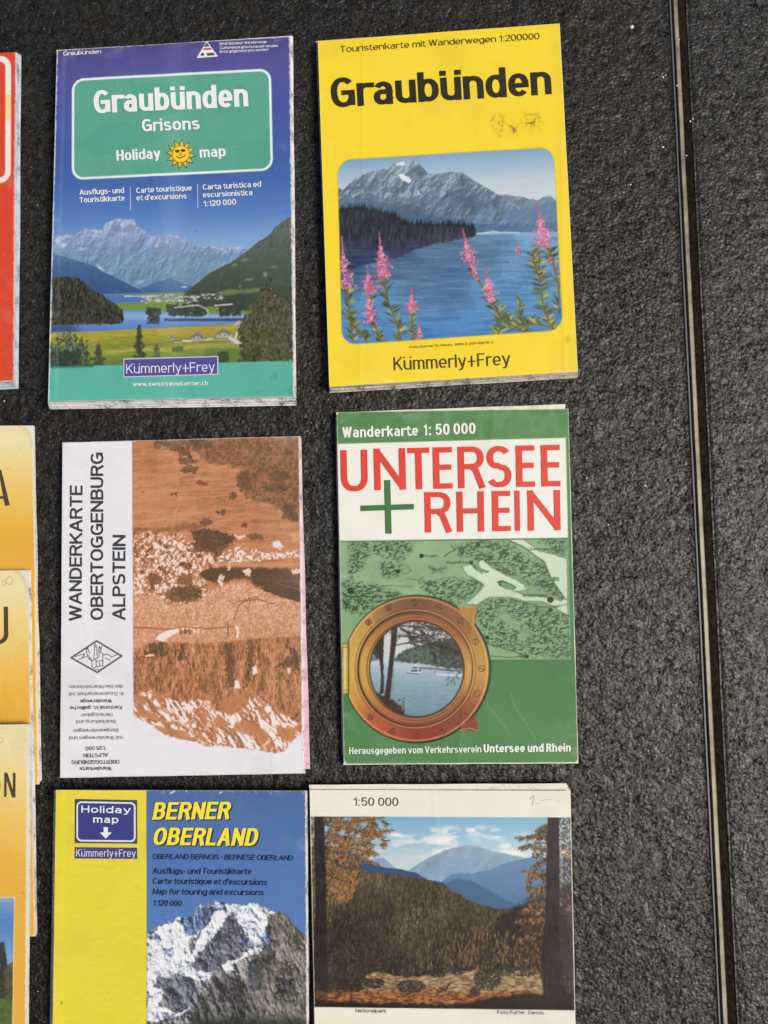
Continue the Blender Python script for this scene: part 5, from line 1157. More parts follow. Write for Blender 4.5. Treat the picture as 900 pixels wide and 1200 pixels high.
# ================================================================== MAP: yellow and blue Berner Oberland map
def paint_berner():
    c = Canvas([(66, 925.5), (358.5, 926.5), (360.5, 1346), (60, 1346)], 0.9, yfine=(0, 288))
    X, Y = c.X, c.Y
    div = np.clip(X - 172.0 + .5, 0, 1)
    yel = rgb(233, 214, 62) * np.ones(X.shape + (1,)); c.C = yel.copy(); c.over(fbm(X, Y, 30, 4, 3) * .3, (238, 220, 84)); c.over(sm(.60, .74, fbm(X, Y, 5, 4, 4, 3, .6)) * .14, (196, 176, 60))
    c.over(np.exp(-((X - 75 - (Y - 930) * -.01) / 3) ** 2) * .35, (240, 232, 40))
    yellow = c.C.copy()
    c.C = ramp(Y, [(925, (72, 104, 156)), (960, (76, 112, 170)), (1080, (84, 124, 184)), (1200, (96, 136, 190))]); c.over(fbm(X, Y, 24, 3, 6) * .18, (96, 130, 184))
    B = lambda p: cv(p, 165, 1040, 4.39)
    rd = B([(0, 260), (30, 240), (50, 222), (80, 200), (110, 190), (150, 185), (180, 165), (215, 155), (240, 150), (262, 150), (290, 95), (310, 88), (370, 90), (400, 78), (420, 74), (470, 90), (510, 95), (560, 100), (600, 96), (625, 82), (645, 105), (655, 130), (690, 135), (720, 120), (750, 140), (770, 175), (800, 205), (840, 240), (870, 255)])
    m = c.below(rd, 1.2, 3.5, 3)
    rg = relief(X, Y, 44, 5, 8, 1, 1.2, .9, .7, -.7, 1.0); r2 = relief(X, Y, 12, 4, 9, .7, 1.6, -.3, .8, -.5); n = fbm(X, Y, 1.8, 3, 10, .8, 1.3, .5); r5 = ridged(X, Y, 11, 3, 77, .7, 1.5, .6)
    rock = ramp(np.clip(.40 + 1.0 * (rg - .5) + .9 * (r2 - .5) + .4 * (n - .5), 0, 1), [(0, (60, 64, 74)), (.3, (96, 98, 106)), (.6, (136, 136, 138)), (1, (186, 184, 180))])
    c.over(m, rock)
    lit = ramp(np.clip(.66 + 1.2 * (rg - .5) + .5 * (r2 - .5) + .5 * (n - .5) - .3 * sm(.90, .96, r5) + .08, 0, 1), [(0, (70, 84, 116)), (.35, (160, 172, 196)), (.6, (222, 226, 234)), (1, (246, 246, 246))])
    def snow(pts, rough=4, a=1.0, s=5): c.poly(B(pts), lit, a, .8, rough, 5, s)
    snow([(30, 240), (110, 190), (200, 155), (240, 200), (290, 190), (300, 230), (250, 280), (260, 350), (230, 420), (160, 440), (120, 520), (80, 640), (30, 690)], 5)
    snow([(300, 92), (400, 76), (470, 92), (620, 84), (650, 120), (700, 140), (650, 190), (640, 250), (620, 300), (560, 300), (530, 240), (500, 170), (470, 120), (440, 150), (380, 250), (290, 340), (245, 420), (240, 380), (300, 260), (360, 170), (330, 120)], 4)
    snow([(190, 435), (260, 405), (300, 430), (370, 440), (350, 480), (290, 475), (210, 445)], 2.5)
    snow([(410, 395), (450, 375), (500, 370), (530, 340), (590, 300), (625, 320), (600, 345), (560, 345), (530, 360), (470, 395), (480, 420), (440, 430)], 2.5)
    snow([(20, 640), (110, 615), (180, 640), (130, 670), (80, 690), (20, 690)], 3); snow([(150, 670), (250, 610), (245, 630), (190, 660)], 2)
    # blue shaded ice and rock faces
    def rk(pts, col, a=.9, rough=3.5, s=3, k=.8):
        base = ramp(np.clip(.46 + 1.1 * k * (rg - .5) + .7 * (n - .5) + .8 * (r2 - .5) - .25 * sm(.88, .95, r5), 0, 1), [(0, tuple(v * .5 for v in col)), (.5, col), (1, tuple(min(255, v * 1.55) for v in col))]); c.poly(B(pts), base, a, .8, rough, 4, s)
    rk([(180, 165), (215, 155), (262, 152), (290, 96), (380, 96), (430, 110), (370, 130), (340, 190), (290, 240), (230, 240), (215, 200)], (92, 112, 150))
    rk([(280, 400), (300, 350), (370, 290), (410, 210), (450, 150), (490, 165), (510, 220), (535, 260), (540, 320), (500, 360), (410, 390), (380, 430), (300, 425), (262, 400)], (96, 98, 112))
    rk([(520, 250), (560, 260), (540, 300), (520, 300)], (80, 100, 140)); rk([(620, 240), (660, 220), (665, 270), (630, 275)], (112, 146, 196), .8)
    rk([(655, 150), (720, 122), (750, 140), (800, 205), (842, 242), (870, 700), (480, 700), (520, 600), (620, 400), (650, 330), (700, 310), (690, 270), (640, 230)], (110, 106, 100), .95)
    rk([(560, 380), (640, 350), (700, 320), (700, 350), (620, 420), (620, 530), (560, 540), (540, 480)], (62, 64, 72)); rk([(370, 470), (470, 430), (560, 480), (600, 600), (700, 700), (240, 700), (280, 600), (340, 540)], (88, 86, 86))
    rk([(160, 470), (260, 500), (300, 540), (240, 620), (180, 640), (150, 560), (70, 500), (90, 450)], (94, 98, 110), .85); rk([(700, 460), (780, 480), (780, 560), (700, 540)], (66, 64, 64))
    c.over(m * (Y > 1120) * (X > 290) * sm(.60, .72, fbm(X, Y, 8, 4, 17, 1.5, .8, .6)) * .6, (150, 144, 132))
    c.over(m * (X > 300) * sm(.52, .68, fbm(X, Y, 12, 3, 19)) * .35, (108, 100, 76))
    for i in range(90):
        x = R.uniform(240, 300); y = 1200 - R.random() ** 1.5 * 22 * math.exp(-abs(x - 281) / 20); h = R.uniform(4, 9); c.poly([(x - 2, y + h), (x, y), (x + 2, y + h)], jc((40, 44, 40), 10), .9)
    c.over(sm(1186, 1200, Y + 5 * (n - .5)) * (X > 225) * .8, (48, 52, 44)); c.over(sm(1200, 1230, Y), (56, 64, 48))
    blue = c.C; c.C = yellow; c.over(div, blue); c.over(np.clip(1 - np.abs(X - 172.3) / .9, 0, 1) * .4, (120, 120, 90))
    c.over(sm(.70, .8, fbm(X, Y, 3, 3, 55)) * sm(6, 0, c.V * c.ht) * .8, (226, 228, 230))
    for x, y in ((201, 928.6), (204, 927.5), (259, 928.4)): c.ell(x, y, 2.2, 1.0, (232, 234, 236), -.5, .8, .5)
    c.ell(72.5, 1175, 1.0, 2.0, (130, 112, 40), .3, .8, .6)
    c.edge_wear(1.3, (222, 222, 218), .85, 8, 'r', 2.5); c.edge_wear(.8, (214, 208, 160), .6, 9, 'lt')
    c.part['photo_print'] = (m > .5) & (div > .5); c.part['sky_panel'] = (div > .5)
    return c
c5 = paint_berner()
m5 = make_map('yellow and blue Berner Oberland map with a snowy rock peak, cut by the bottom edge', c5, [(64, 926.5), (361.5, 926.5), (363.5, 1347), (56, 1347)], 0.0085, 5, M_EDGE, 0.0006, layers=10, jit=.6)
sheet(m5, 'inner_sheet', [(62.6, 945), (80, 945), (76, 1340), (56.5, 1340)], 0.0015, 0.0005, M_EDGE_GREY)
NV = (30, 40, 66); YL = (246, 226, 70)
shape(m5, 'sign_print', [[(88.4, 936), (161.4, 937.2), (161.6, 988.2), (88.4, 987.4)]], (70, 76, 90))
a = [(90.3, 938.5), (159.6, 939.6), (159.6, 986.2), (90.3, 985.4)]
shape(m5, 'sign_print', [rr_pts(*a, 6)], (226, 228, 236), .00032); shape(m5, 'sign_print', [rr_pts(*a, 6, inset=2.0)], (62, 66, 134), .0004)
text(m5, 'Holiday', (96.2, 951.6), (153.8, 952.4), 8.2, W, .03, spacing=1.35, lift=.0005); text(m5, 'map', (110, 963.4), (139.6, 963.8), 8.4, W, .03, spacing=1.35, lift=.0005)
shape(m5, 'arrow_print', [[(122.3, 968.6), (127.3, 968.6), (127.3, 974.8), (131.8, 974.8), (124.8, 982), (117.8, 974.8), (122.3, 974.8)]], W, .0005)
shape(m5, 'publisher_box', [[(88.4, 992.4), (161.4, 993), (161.4, 1006), (88.2, 1005.6)]], (70, 70, 130)); text(m5, 'Kümmerly+Frey', (90, 1003), (159.6, 1003.4), 8.6, (222, 222, 236), -.004, lift=.0004)
for s, p0, p1, cap in [('BERNER', (178.9, 959.9), (268.4, 959.3), 20.4), ('OBERLAND', (178.9, 989.6), (300.6, 990.6), 20.6)]:
    text(m5, s, (p0[0] + 1.6, p0[1] + 1.3), (p1[0] + 1.6, p1[1] + 1.3), cap, (36, 44, 60), .036, .2, lift=.0003); text(m5, s, p0, p1, cap, YL, .034, .2, lift=.00045)
text(m5, 'OBERLAND BERNOIS • BERNESE OBERLAND', (178.9, 1006.2), (343.2, 1007.9), 6.0, NV, .012, .2)
text(m5, 'Ausflugs- und Touristikkarte', (178.9, 1023.5), (294.6, 1024.2), 6.9, NV, .014, .2); text(m5, "Carte touristique et d'excursions", (178.9, 1035.4), (313, 1036.8), 6.9, NV, .014, .2)
text(m5, 'Map for touring and excursions', (178.9, 1047.8), (309, 1048.8), 6.9, NV, .014, .2); text(m5, '1:120 000', (179.2, 1060.9), (212.6, 1061.7), 6.8, NV, .014, .2)

# ================================================================== MAP: cream map with a larch forest photograph
def paint_forest():
    c = Canvas([(363, 925.5), (668, 926.5), (677, 1346), (372, 1346)], 0.9, yfine=(0, 288))
    X, Y = c.X, c.Y
    c.C[:] = rgb(236, 232, 216); c.over(fbm(X, Y, 40, 3, 3) * .35, (242, 240, 230)); c.over(np.exp(-((X - 385) / 30) ** 2 - ((Y - 1200) / 14) ** 2) * .25, (226, 220, 176))
    k = lambda p: cv(p, 350, 910, 2.647); q = lambda x, y: (350 + x / 2.647, 910 + y / 2.647); z = lambda p: cv(p, 355, 950, 4.8)
    base = c.C.copy()
    c.C = ramp(Y + .05 * (X - 500), [(957, (124, 176, 208)), (985, (156, 196, 216)), (1005, (196, 214, 220)), (1040, (206, 218, 224))])
    cl = fbm(X, Y, 12, 4, 11, 2.2, .8)
    for x, y, rx, ry in [(545, 973.5, 36, 6), (498, 992, 46, 11), (590, 978, 26, 6), (470, 978, 18, 3), (500, 972, 12, 3), (465, 998, 8, 2.4), (525, 984, 30, 6), (590, 990, 12, 4), (600, 1000, 18, 6), (478, 998, 8, 2), (440, 1001, 14, 5)]:
        c.over(np.exp(-(((X - x) / rx) ** 2 + ((Y - y) / ry) ** 2) ** 1.5) * sm(.36, .58, cl) * 1.0, (238, 240, 236))
    rg = ridged(X, Y, 12, 4, 20, 1, 1, .8)
    c.over(c.below(k([(180, 265), (225, 258), (245, 252), (265, 253), (300, 282), (340, 292), (900, 300)]), .8, 4, 2), ramp(Y, [(1005, (138, 160, 196)), (1030, (150, 180, 206))]))
    c.over(c.below(k([(300, 300), (340, 290), (400, 252), (430, 238), (470, 222), (500, 216), (525, 211), (560, 218), (600, 230), (650, 240), (700, 252), (760, 262)]), 1, 5, 3), ramp(Y + 10 * (rg - .6), [(990, (152, 172, 192)), (1015, (134, 162, 190)), (1040, (136, 170, 198))]) * (.9 + .16 * rg[..., None]))
    c.over(c.below(k([(420, 345), (450, 320), (470, 304), (500, 298), (540, 300), (600, 286), (640, 268), (680, 258), (720, 250), (900, 250)]), 1, 5, 4), ramp(Y + 8 * (rg - .6), [(1004, (104, 138, 172)), (1035, (92, 130, 168)), (1065, (84, 118, 152))]))
    c.over(c.below(k([(440, 340), (480, 318), (530, 320), (580, 345), (640, 380), (700, 405)]), 1, 5, 5) * (X < 640), (70, 104, 142))
    c.over(c.below(z([(250, 200), (330, 262), (400, 300), (460, 318), (560, 330), (640, 350), (700, 385), (792, 405)]) + [(540, 1060), (680, 1075)], 1, 5, 6), (56, 76, 112))
    # forest slope
    fl = z([(0, 330), (200, 330), (330, 335), (400, 348), (480, 358), (560, 365), (640, 378), (720, 392), (792, 420)]) + k([(470, 350), (500, 366), (540, 388), (580, 402), (620, 410), (680, 405), (740, 395), (900, 390)])
    fm = c.below(fl, 1.6, 3, 7)
    big = fbm(X, Y, 34, 3, 31, 1, .8, .4)
    c.over(fm * 1.0, ramp(np.clip(fbm(X, Y, 2.4, 4, 30, .7, 2) * .6 + big * .4 + (1080 - Y) / 700, 0, 1), [(.32, (36, 30, 26)), (.5, (70, 59, 42)), (.68, (106, 91, 62))]))
    ys = np.array([p[1] for p in fl]); xs = np.array([p[0] for p in fl])
    for i in range(9000):
        x = R.uniform(366, 672); yt = float(np.interp(x, xs, ys)); t = R.random(); y = yt + t * (1140 - yt)
        lg = math.sin(x * .05 + y * .09) + math.sin(x * .021 - y * .05 + 2); v = R.random(); far = 1 - t
        if v < .26 + .20 * lg: col = jc((148, 130, 88) if far > .45 else (130, 110, 68), 16)
        elif v < .5: col = jc((84, 78, 52), 8)
        else: col = jc((38, 32, 28), 6)
        s = .55 + .5 * t; c.ell(x, y, s * R.uniform(.45, .8), s * R.uniform(1.1, 2.8), col, R.uniform(-.1, .1), .62, .5)
    c.poly(k([(100, 400), (210, 330), (330, 420), (230, 600), (100, 600)]), (30, 24, 20), .35, 6, 8, 20)
    # lower right slope of dark and gold trees
    c.poly(k([(560, 520), (640, 420), (700, 380), (850, 330), (860, 620), (740, 610), (620, 600), (520, 600)]), (38, 32, 28), .75, 4, 6, 8)
    for i in range(900):
        x, y = q(R.uniform(500, 760), R.uniform(480, 605)); v = R.random(); c.ell(x, y, R.uniform(.6, 1.1), R.uniform(1.5, 3.4), jc((158, 114, 66), 18) if v < .22 and y > 1092 else (jc((96, 80, 50), 12) if v < .5 else (36, 30, 26)), 0, .75, .5)
    # glade
    gl = k([(200, 640), (210, 612), (240, 603), (280, 612), (340, 622), (400, 612), (470, 608), (540, 600), (600, 605), (740, 598), (760, 640), (760, 690), (40, 700), (40, 665), (200, 660)])
    tx = fbm(X, Y, 2.2, 4, 40, 2, .8)
    c.poly(gl, ramp(tx, [(.3, (112, 88, 60)), (.5, (150, 124, 90)), (.75, (190, 166, 128))]), 1, 1, 2.5, 6, 6)
    c.poly(k([(40, 664), (200, 664), (420, 660), (560, 668), (700, 662), (860, 690), (860, 708), (560, 712), (300, 706), (40, 700)]), ramp(tx, [(.3, (86, 50, 30)), (.5, (140, 86, 46)), (.75, (184, 128, 74))]), 1, 1, 2.5, 6, 7)
    for pts in ([(40, 690), (200, 700), (420, 706), (540, 700), (620, 680), (700, 672), (860, 672), (860, 730), (40, 730)], ): c.poly(k(pts), (30, 22, 20), .92, 1.5, 3, 7, 8)
    for x, y, rx, ry, n_ in [(235, 640, 32, 16, 200), (348, 650, 46, 20, 300), (585, 628, 42, 34, 420), (430, 612, 26, 10, 110), (495, 602, 22, 12, 110), (640, 600, 26, 18, 130), (130, 640, 90, 32, 600), (170, 600, 60, 20, 260), (548, 665, 16, 14, 80), (590, 560, 22, 40, 160), (700, 605, 40, 14, 120), (220, 540, 34, 70, 320)]:
        for i in range(n_):
            a = R.uniform(0, 6.28); rr = R.random() ** .5; X_, Y_ = q(x + rx * rr * math.cos(a), y + ry * rr * math.sin(a)); c.ell(X_, Y_, R.uniform(.5, 1.3), R.uniform(.4, 1.0), jc((44, 36, 32), 10) if R.random() < .75 else jc((84, 72, 52), 10), R.uniform(0, 3), .8, .6)
    c.line(k([(436, 655), (455, 665), (462, 650), (470, 636)]), 1.4, (34, 26, 24), .9); c.line(k([(440, 650), (452, 660)]), 1.0, (34, 26, 24), .9)
    # near larches
    def tr(pts, col=(40, 31, 32)): 
        c.poly(k(pts), ramp(fbm(X, Y, 2, 3, 50, .5, 4), [(.3, tuple(v * .75 for v in col)), (.7, tuple(v * 1.3 for v in col))]), 1, .7, .8, 4, 9)
    def bough(x, y, a, L, n_, cols, dn=.5):
        """a drooping branch with needle tufts"""
        pts = [(x, y)]; 
        for i in range(6): a += R.uniform(-.18, .18); pts.append((pts[-1][0] + math.cos(a) * L / 6, pts[-1][1] + math.sin(a) * L / 6))
        c.line(pts, 1.0, (52, 40, 34), .9)
        for i in range(n_):
            t = R.uniform(.1, 1) * 5.99; j = int(t); f = t - j; bx_ = pts[j][0] + (pts[j + 1][0] - pts[j][0]) * f; by_ = pts[j][1] + (pts[j + 1][1] - pts[j][1]) * f
            c.ell(bx_ + R.uniform(-2, 2), by_ + R.uniform(-1.5, 3.5), R.uniform(.35, .7), R.uniform(.9, 2.2), jc(R.choice(cols), 14), R.uniform(-1.2, 1.2), .75, .5)
    OR = [(168, 118, 62), (196, 148, 86), (128, 88, 52), (92, 66, 46), (150, 100, 52)]
    for i in range(3600):
        x = R.uniform(40, 240) ; y = R.uniform(122, 380)
        lim = 245 - abs(y - 150) * .25 if y < 250 else 200 - (y - 250) * .25
        if x > lim or (y > 345 and R.random() < .6): continue
        hole = math.sin(x * .11 + y * .05) + math.sin(y * .13 - x * .04)
        if hole < -1.1 and y < 240: continue
        X_, Y_ = q(x, y); lit_ = y > 290 and 110 < x < 200; v = R.random()
        c.ell(X_, Y_, R.uniform(.4, .8), R.uniform(1.0, 2.4), jc((184, 132, 70) if (lit_ and v < .6) or v < .22 else ((110, 78, 50) if v < .6 else (60, 46, 38)), 16), R.uniform(-1.3, 1.3), .8, .5)
    for y, a, L in [(126, .12, 74), (150, .05, 82), (170, .18, 70), (190, .22, 72), (215, .12, 62), (235, .25, 56), (265, .3, 44), (300, .35, 40), (330, .5, 34), (140, -.05, 78), (205, -.12, 66)]:
        x_, y_ = q(80, y); bough(x_, y_, a, L, 90, OR)
    for i in range(16): x_, y_ = q(R.uniform(200, 262), R.uniform(130, 220)); bough(x_, y_, R.uniform(-.6, .8), R.uniform(6, 12), 12, OR)
    for y, a, L in [(180, math.pi + .12, 46), (160, math.pi - .3, 34), (205, math.pi + .02, 42), (230, math.pi + .15, 30), (255, math.pi, 28), (290, math.pi - .12, 36), (310, math.pi, 38), (340, math.pi - .12, 34), (380, math.pi - .15, 36), (410, math.pi - .2, 40), (135, math.pi - .6, 26), (440, math.pi - .1, 44), (470, math.pi - .2, 46)]:
        x_, y_ = q(790, y); bough(x_, y_, a, L, 80, OR if y > 270 else [(96, 78, 56), (70, 58, 46), (150, 112, 66), (120, 100, 70)])
    for i in range(1500):
        t = R.random(); y = 150 + t * 450; x = 800 - R.random() * (50 + 80 * t ** .7); 
        if math.sin(x * .12 + y * .07) + math.sin(y * .11) < -.9 + .3 * (y < 300): continue
        X_, Y_ = q(x, y); v = R.random(); c.ell(X_, Y_, R.uniform(.4, .8), R.uniform(.9, 2.2), jc((172, 122, 70) if v < (.3 if 260 < y < 460 else .12) else ((90, 70, 50) if v < .5 else (44, 36, 32)), 14), R.uniform(-1.2, 1.2), .8, .5)
    for i in range(1300):
        X_, Y_ = q(R.uniform(806, 856), R.uniform(124, 620)); v = R.random(); yv = (Y_ - 910) * 2.647
        c.ell(X_, Y_, R.uniform(.4, .8), R.uniform(.8, 2.2), jc((176, 138, 92) if v < .25 and yv < 420 else ((206, 208, 206) if v < .35 and yv < 330 else (64, 50, 40)), 14), R.uniform(-1.2, 1.2), .8, .5)
    tr([(48, 120), (78, 120), (84, 300), (88, 480), (92, 640), (50, 640), (52, 400)]); tr([(772, 120), (808, 120), (808, 300), (806, 480), (822, 640), (838, 690), (760, 690), (750, 560), (764, 450), (768, 250)])
    c.over((X < 384) * sm(1060, 1110, Y) * .5, (40, 32, 28))
    dp = c.quadrect((364.2, 956.6), (668.8, 957.6), (673.2, 1183.4), (367.6, 1179.6)); pm = np.clip(dp + .5, 0, 1)
    pic = c.C; c.C = base; c.over(pm, pic)
    c.edge_wear(.9, (240, 236, 220), .8, 8, 'lrt')
    c.part['photo_print'] = dp > 0
    return c
c6 = paint_forest()
m6 = make_map('cream map with an autumn larch forest photograph and 1:50 000 printed above it', c6, [(362, 921), (665, 919.5), (676, 1347), (371, 1347)], 0.006, 6, M_EDGE_CLEAN, 0.0005, layers=7, jit=.4,
              cutf=lambda x, y: (x - 668) - (y - 926.5) * .8 > -2.2)
sheet(m6, 'inner_sheet', [(362.2, 919.6), (663.6, 918.0), (667, 927), (363, 931)], 0.0045, 0.0004, M_EDGE_CLEAN)
text(m6, '1:50 000', (414.5, 944), (467, 944.4), 9.8, (96, 92, 84), .006)
text(m6, 'Nationalpark', (417, 1185.6), (453, 1186), 4.2, (110, 106, 96), .004); text(m6, 'Foto Furter, Davos', (582.8, 1187.6), (637, 1188.0), 4.2, (110, 106, 96), .004)
shape(m6, 'pencil_mark', [seg((620.6, 936.5), (626.5, 931), .7), seg((626.5, 931), (623.6, 943), .7), seg((629, 941.5), (631, 941.2), .7), seg((634.5, 938), (640, 936.8), .7), seg((640, 936.8), (648.5, 936.6), .6)], (212, 206, 200))

# ================================================================== maps cut by the left edge
def paint_red():
    c = Canvas([(-262, 78), (19, 61.5), (16.5, 447), (-268, 462)], 0.9, xfine=(255, 283))
    X, Y = c.X, c.Y
    c.C[:] = rgb(216, 70, 46); c.over(fbm(X, Y, 16, 3, 4) * .3, (222, 88, 58))
    d = c.quadrect((-200, 80), (13.2, 65.5), (13.2, 214.5), (-200, 226), 13)
    ringm = np.clip(d + .5, 0, 1) * np.clip(6.6 - d + .5, 0, 1)
    yb = sm(108, 114, Y) * sm(146, 138, Y)
    c.over(ringm[..., None] * 1.0, rgb(240, 234, 222) * (1 - yb[..., None]) + rgb(244, 216, 160) * yb[..., None])
    c.edge_wear(1.5, (232, 200, 196), .8, 4, 'rb'); c.edge_wear(.8, (120, 40, 30), .5, 5, 't')
    return c
c0 = paint_red()
m0 = make_map('bright red map with a white rounded frame, cut by the left edge of the photo', c0, [(-262, 80), (25.5, 66), (22, 456), (-268, 470)], 0.0085, 7, M_EDGE_BLUE, 0.0005, layers=10, jit=.8)
def paint_orange(quad, xf, seed, y0, y1, photo=None, corner=True, yf=None):
    c = Canvas(quad, 0.9, xfine=xf, yfine=yf); X, Y = c.X, c.Y
    c.C = ramp((Y - y0) / (y1 - y0), [(0, (232, 222, 176)), (.12, (238, 226, 174)), (.32, (238, 214, 142)), (.62, (236, 192, 92)), (.82, (234, 178, 66)), (1, (230, 170, 58))])
    c.over(fbm(X, Y, 20, 4, seed) * .2, (240, 216, 150)); c.over(np.clip(1 - c.V * c.ht / 1.6, 0, 1) * .7, (236, 234, 224))
    if corner:
        xr = quad[1][0]; yt = quad[1][1]
        dd = np.hypot((X - (xr - 15)) / 15.0, (Y - (yt + 24)) / 24.0); m = (X > xr - 15) * (Y < yt + 24) * sm(.98, 1.04, dd)
        c.over((X > xr - 17) * (Y < yt + 26) * sm(.72, 1.0, dd) * .35, (196, 182, 138)); c.over(m, (226, 226, 222))
    if photo:
        d = (quad[1][0] - 16.0) - X - (Y - 1052) * .022 + 0
        d = np.minimum((17.2 - (Y - 1052) * .016) - X, Y - 1051.5)
        pic = ramp(Y, [(1051, (150, 176, 206)), (1060, (112, 148, 194)), (1080, (84, 130, 190)), (1120, (120, 158, 204)), (1170, (150, 170, 180))]); pic = pic + .06 * (fbm(X, Y, 8, 3, 3, 3, .5)[..., None] - .5)
        old = c.C; c.C = pic
        for i in range(700):
            y = 1104 + R.random() ** .8 * 66; hw = (y - 1102) * .17 + 1.0; x = 2.5 + R.uniform(-hw, hw); c.ell(x, y, R.uniform(.8, 1.6), R.uniform(.8, 1.8), jc((56, 64, 52), 14), R.uniform(0, 3), .8, .6)
        for i in range(500):
            x = R.uniform(6, 18); y = R.uniform(1128 + max(0, (14 - x)) * 1.0, 1170); c.ell(x, y, 1.3, 1.2, jc((86, 82, 60), 18), 0, .8, .6)
        for i in range(300): c.ell(R.uniform(-60, 6), R.uniform(1140, 1170), 2.0, 1.8, jc((64, 62, 46), 10), 0, .8, .6)
        c.over(sm(1169, 1171, Y), (104, 122, 56)); c.over(sm(1169, 1171, Y) * fbm(X, Y, 3, 3, 9), (70, 84, 44))
        pic = c.C; c.C = old; c.over(np.clip(d + 1.2, 0, 1) * .8, (244, 226, 180)); c.over(np.clip(d + .3, 0, 1), pic); c.part['photo_print'] = d > 0
    c.edge_wear(1.1, (232, 228, 214), .85, seed, 'rb', 3)
    return c
cA = paint_orange([(-252, 501), (38.5, 499), (45, 919), (-250, 921)], (235, 294), 21, 500, 640)
mA = make_map('lowest of three stacked orange maps, its cover lettered with a capital A', cA, [(-252, 502), (41, 499.5), (49.6, 914), (-250, 921)], 0.0045, 8, M_EDGE, 0.0004, layers=5, jit=.4)
cU = paint_orange([(-256, 671), (32.6, 668.5), (41.4, 1097), (-254, 1099)], (238, 292), 22, 669, 840)
mU = make_map('middle one of three stacked orange maps, lettered U with a faint pencil number', cU, [(-256, 672), (36.6, 668.5), (44.0, 1094), (-254, 1099)], 0.0045, 9, M_EDGE, 0.0004, z0=0.0056, layers=5, jit=.4)
cN = paint_orange([(-262, 852), (32.4, 848.8), (30.0, 1276), (-262, 1280)], (240, 296), 23, 850, 1040, photo=True, corner=False, yf=(0, 360))
mN = make_map('topmost of three stacked orange maps, lettered N above a blue sky photograph', cN, [(-262, 853), (38, 849), (33.4, 1277), (-262, 1281)], 0.0048, 10, M_EDGE_BLUE, 0.0004, z0=0.0112, layers=6, jit=.5)
KB = (78, 72, 52)
shape(mA, 'lettering', [[(-1.5, 551), (2.2, 551), (12.2, 592.5), (6.6, 592.8)], [(-1.5, 551), (2.2, 551), (-6.3, 592.5), (-12, 592.8)]], KB); shape(mA, 'lettering', [[(-6, 581.6), (5.4, 581.6), (5.8, 584.6), (-6, 584.6)]], KB, .0003)
def arc(cx, cy, r0, r1, a0, a1, n=14, sy=1.0):
    o = [(cx + r1 * math.cos(a0 + (a1 - a0) * i / n), cy + sy * r1 * math.sin(a0 + (a1 - a0) * i / n)) for i in range(n + 1)]; i_ = [(cx + r0 * math.cos(a0 + (a1 - a0) * i / n), cy + sy * r0 * math.sin(a0 + (a1 - a0) * i / n)) for i in range(n + 1)]
    return [[o[k], o[k + 1], i_[k + 1], i_[k]] for k in range(n)]
shape(mU, 'lettering', [[(5, 711), (10, 711), (10.4, 744), (5.4, 744)]] + arc(-1.6, 743.6, 6.9, 12, 0, math.pi, sy=.95) + [[(-13.6, 711), (-8.6, 711), (-8.5, 744), (-13.6, 744)]], KB)
shape(mN, 'lettering', [[(5.8, 905.4), (8.8, 905.4), (8.4, 933.6), (5.6, 933.6)], [(15.8, 905.6), (19, 905.6), (18.8, 934), (16, 934)]], KB); shape(mN, 'lettering', [[(5.9, 905.2), (9.4, 905.2), (18.7, 934.1), (15, 934.1)]], KB, .0003)
shape(mN, 'lettering', arc(-4.5, 919.6, 3.0, 5.6, -1.5, 1.5, sy=2.5), KB)
PN = (200, 190, 150)
shape(mU, 'pencil_mark', arc(12, 680.5, 3.4, 4.1, 0, 6.2, sy=1.2) + arc(4.6, 683, 2.8, 3.5, -2.2, 2.2), PN); shape(mN, 'pencil_mark', arc(.8, 867.6, 3.4, 4.0, -2, 2.2, sy=.8), PN)

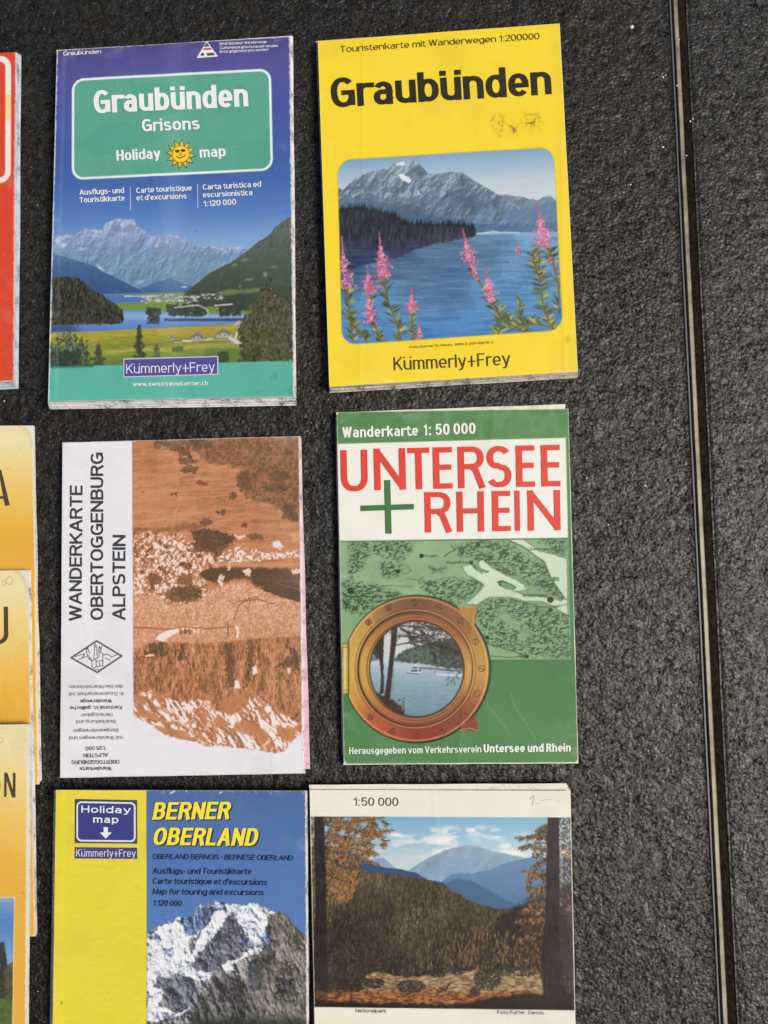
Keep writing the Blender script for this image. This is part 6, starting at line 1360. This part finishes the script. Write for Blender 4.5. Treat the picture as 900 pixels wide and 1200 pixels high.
# ------------------------------------------------------------------ crumbs and dust on the stone, pale nicks over the strip
M_CR = mat('pale_grit', (0.75, 0.73, 0.68), 0.8)
nz = node(M_CR, 'ShaderNodeTexNoise'); nz.inputs['Scale'].default_value = 900; cr = node(M_CR, 'ShaderNodeValToRGB'); cr.color_ramp.elements[0].color = (.5, .48, .44, 1); cr.color_ramp.elements[1].color = (.85, .84, .8, 1)
link(M_CR, nz.outputs['Fac'], cr.inputs[0]); link(M_CR, cr.outputs[0], bsdf(M_CR).inputs['Base Color'])
def pebble(x, y, rpx, rs, sq=1.0):
    wx, wy = P(x, y, 0); r = rpx * CAM_H / F_PX; V = []; F = []
    n, k = 7, 3; ph = rs.rand() * 6
    V.append((wx, wy, r * 1.1 - .0003))
    for j in range(1, k + 1):
        th = math.pi / 2 * j / k + .1
        for i in range(n):
            a = 2 * math.pi * i / n + ph; rr = r * math.sin(min(th, 1.57)) * (.75 + .5 * rs.rand()); V.append((wx + rr * math.cos(a) * sq, wy + rr * math.sin(a), max(-.0006, r * math.cos(th) * .9 - .0003)))
    for i in range(n): F.append((0, 1 + i, 1 + (i + 1) % n))
    for j in range(k - 1):
        for i in range(n): F.append((1 + j * n + i, 1 + (j + 1) * n + i, 1 + (j + 1) * n + (i + 1) % n, 1 + j * n + (i + 1) % n))
    return V, F
rs = np.random.RandomState(5)
V, F = pebble(740.2, 31.3, 2.4, rs, 1.2); o = new_obj('crumb', mesh_from([(float(a), float(b), float(c_)) for a, b, c_ in V], F, 'crumb'), None, M_CR)
o['label'] = 'tiny bright white crumb on the bare stone left of the metal strip near the top'; o['category'] = 'crumb'
V, F = [], []
spots = [(777, 90, 1.3), (780, 88, .8), (793.5, 100, .9), (799, 110, .6), (796, 46, .7), (804.5, 182, .8), (776, 86, .6), (809, 142, 1.3), (812, 139, .8), (833, 140, .7), (777, 172, 1.1), (738, 570, .9), (756, 569, 1.1), (739, 216, .8), (731, 225, .7), (713, 615, .9), (4.8, 470, 1.0), (688, 560, .7), (44, 240, .6), (700, 1000, .7), (823, 58, .7), (764, 148, .6), (855, 165, .6), (748, 700, .6), (880, 420, .6), (870, 800, .7), (760, 880, .6), (720, 790, .6), (360, 505, .6), (44, 1162, .6), (372, 600, .5), (750, 1090, .7), (886, 1010, .6), (728, 450, .6)]  # specks over the metal strip are added to stand for its light nicks
for x, y, r in spots:
    v, f = pebble(x, y, r, rs, rs.uniform(.8, 1.6)); b = len(V); V += [(float(a), float(b_), float(c_)) for a, b_, c_ in v]; F += [tuple(i + b for i in g) for g in f]
o = new_obj('dust', mesh_from(V, F, 'dust'), None, M_CR); o['kind'] = 'stuff'; o['label'] = 'scattered pale specks of grit on the dark stone and pale nicks over the strip'; o['category'] = 'dust'
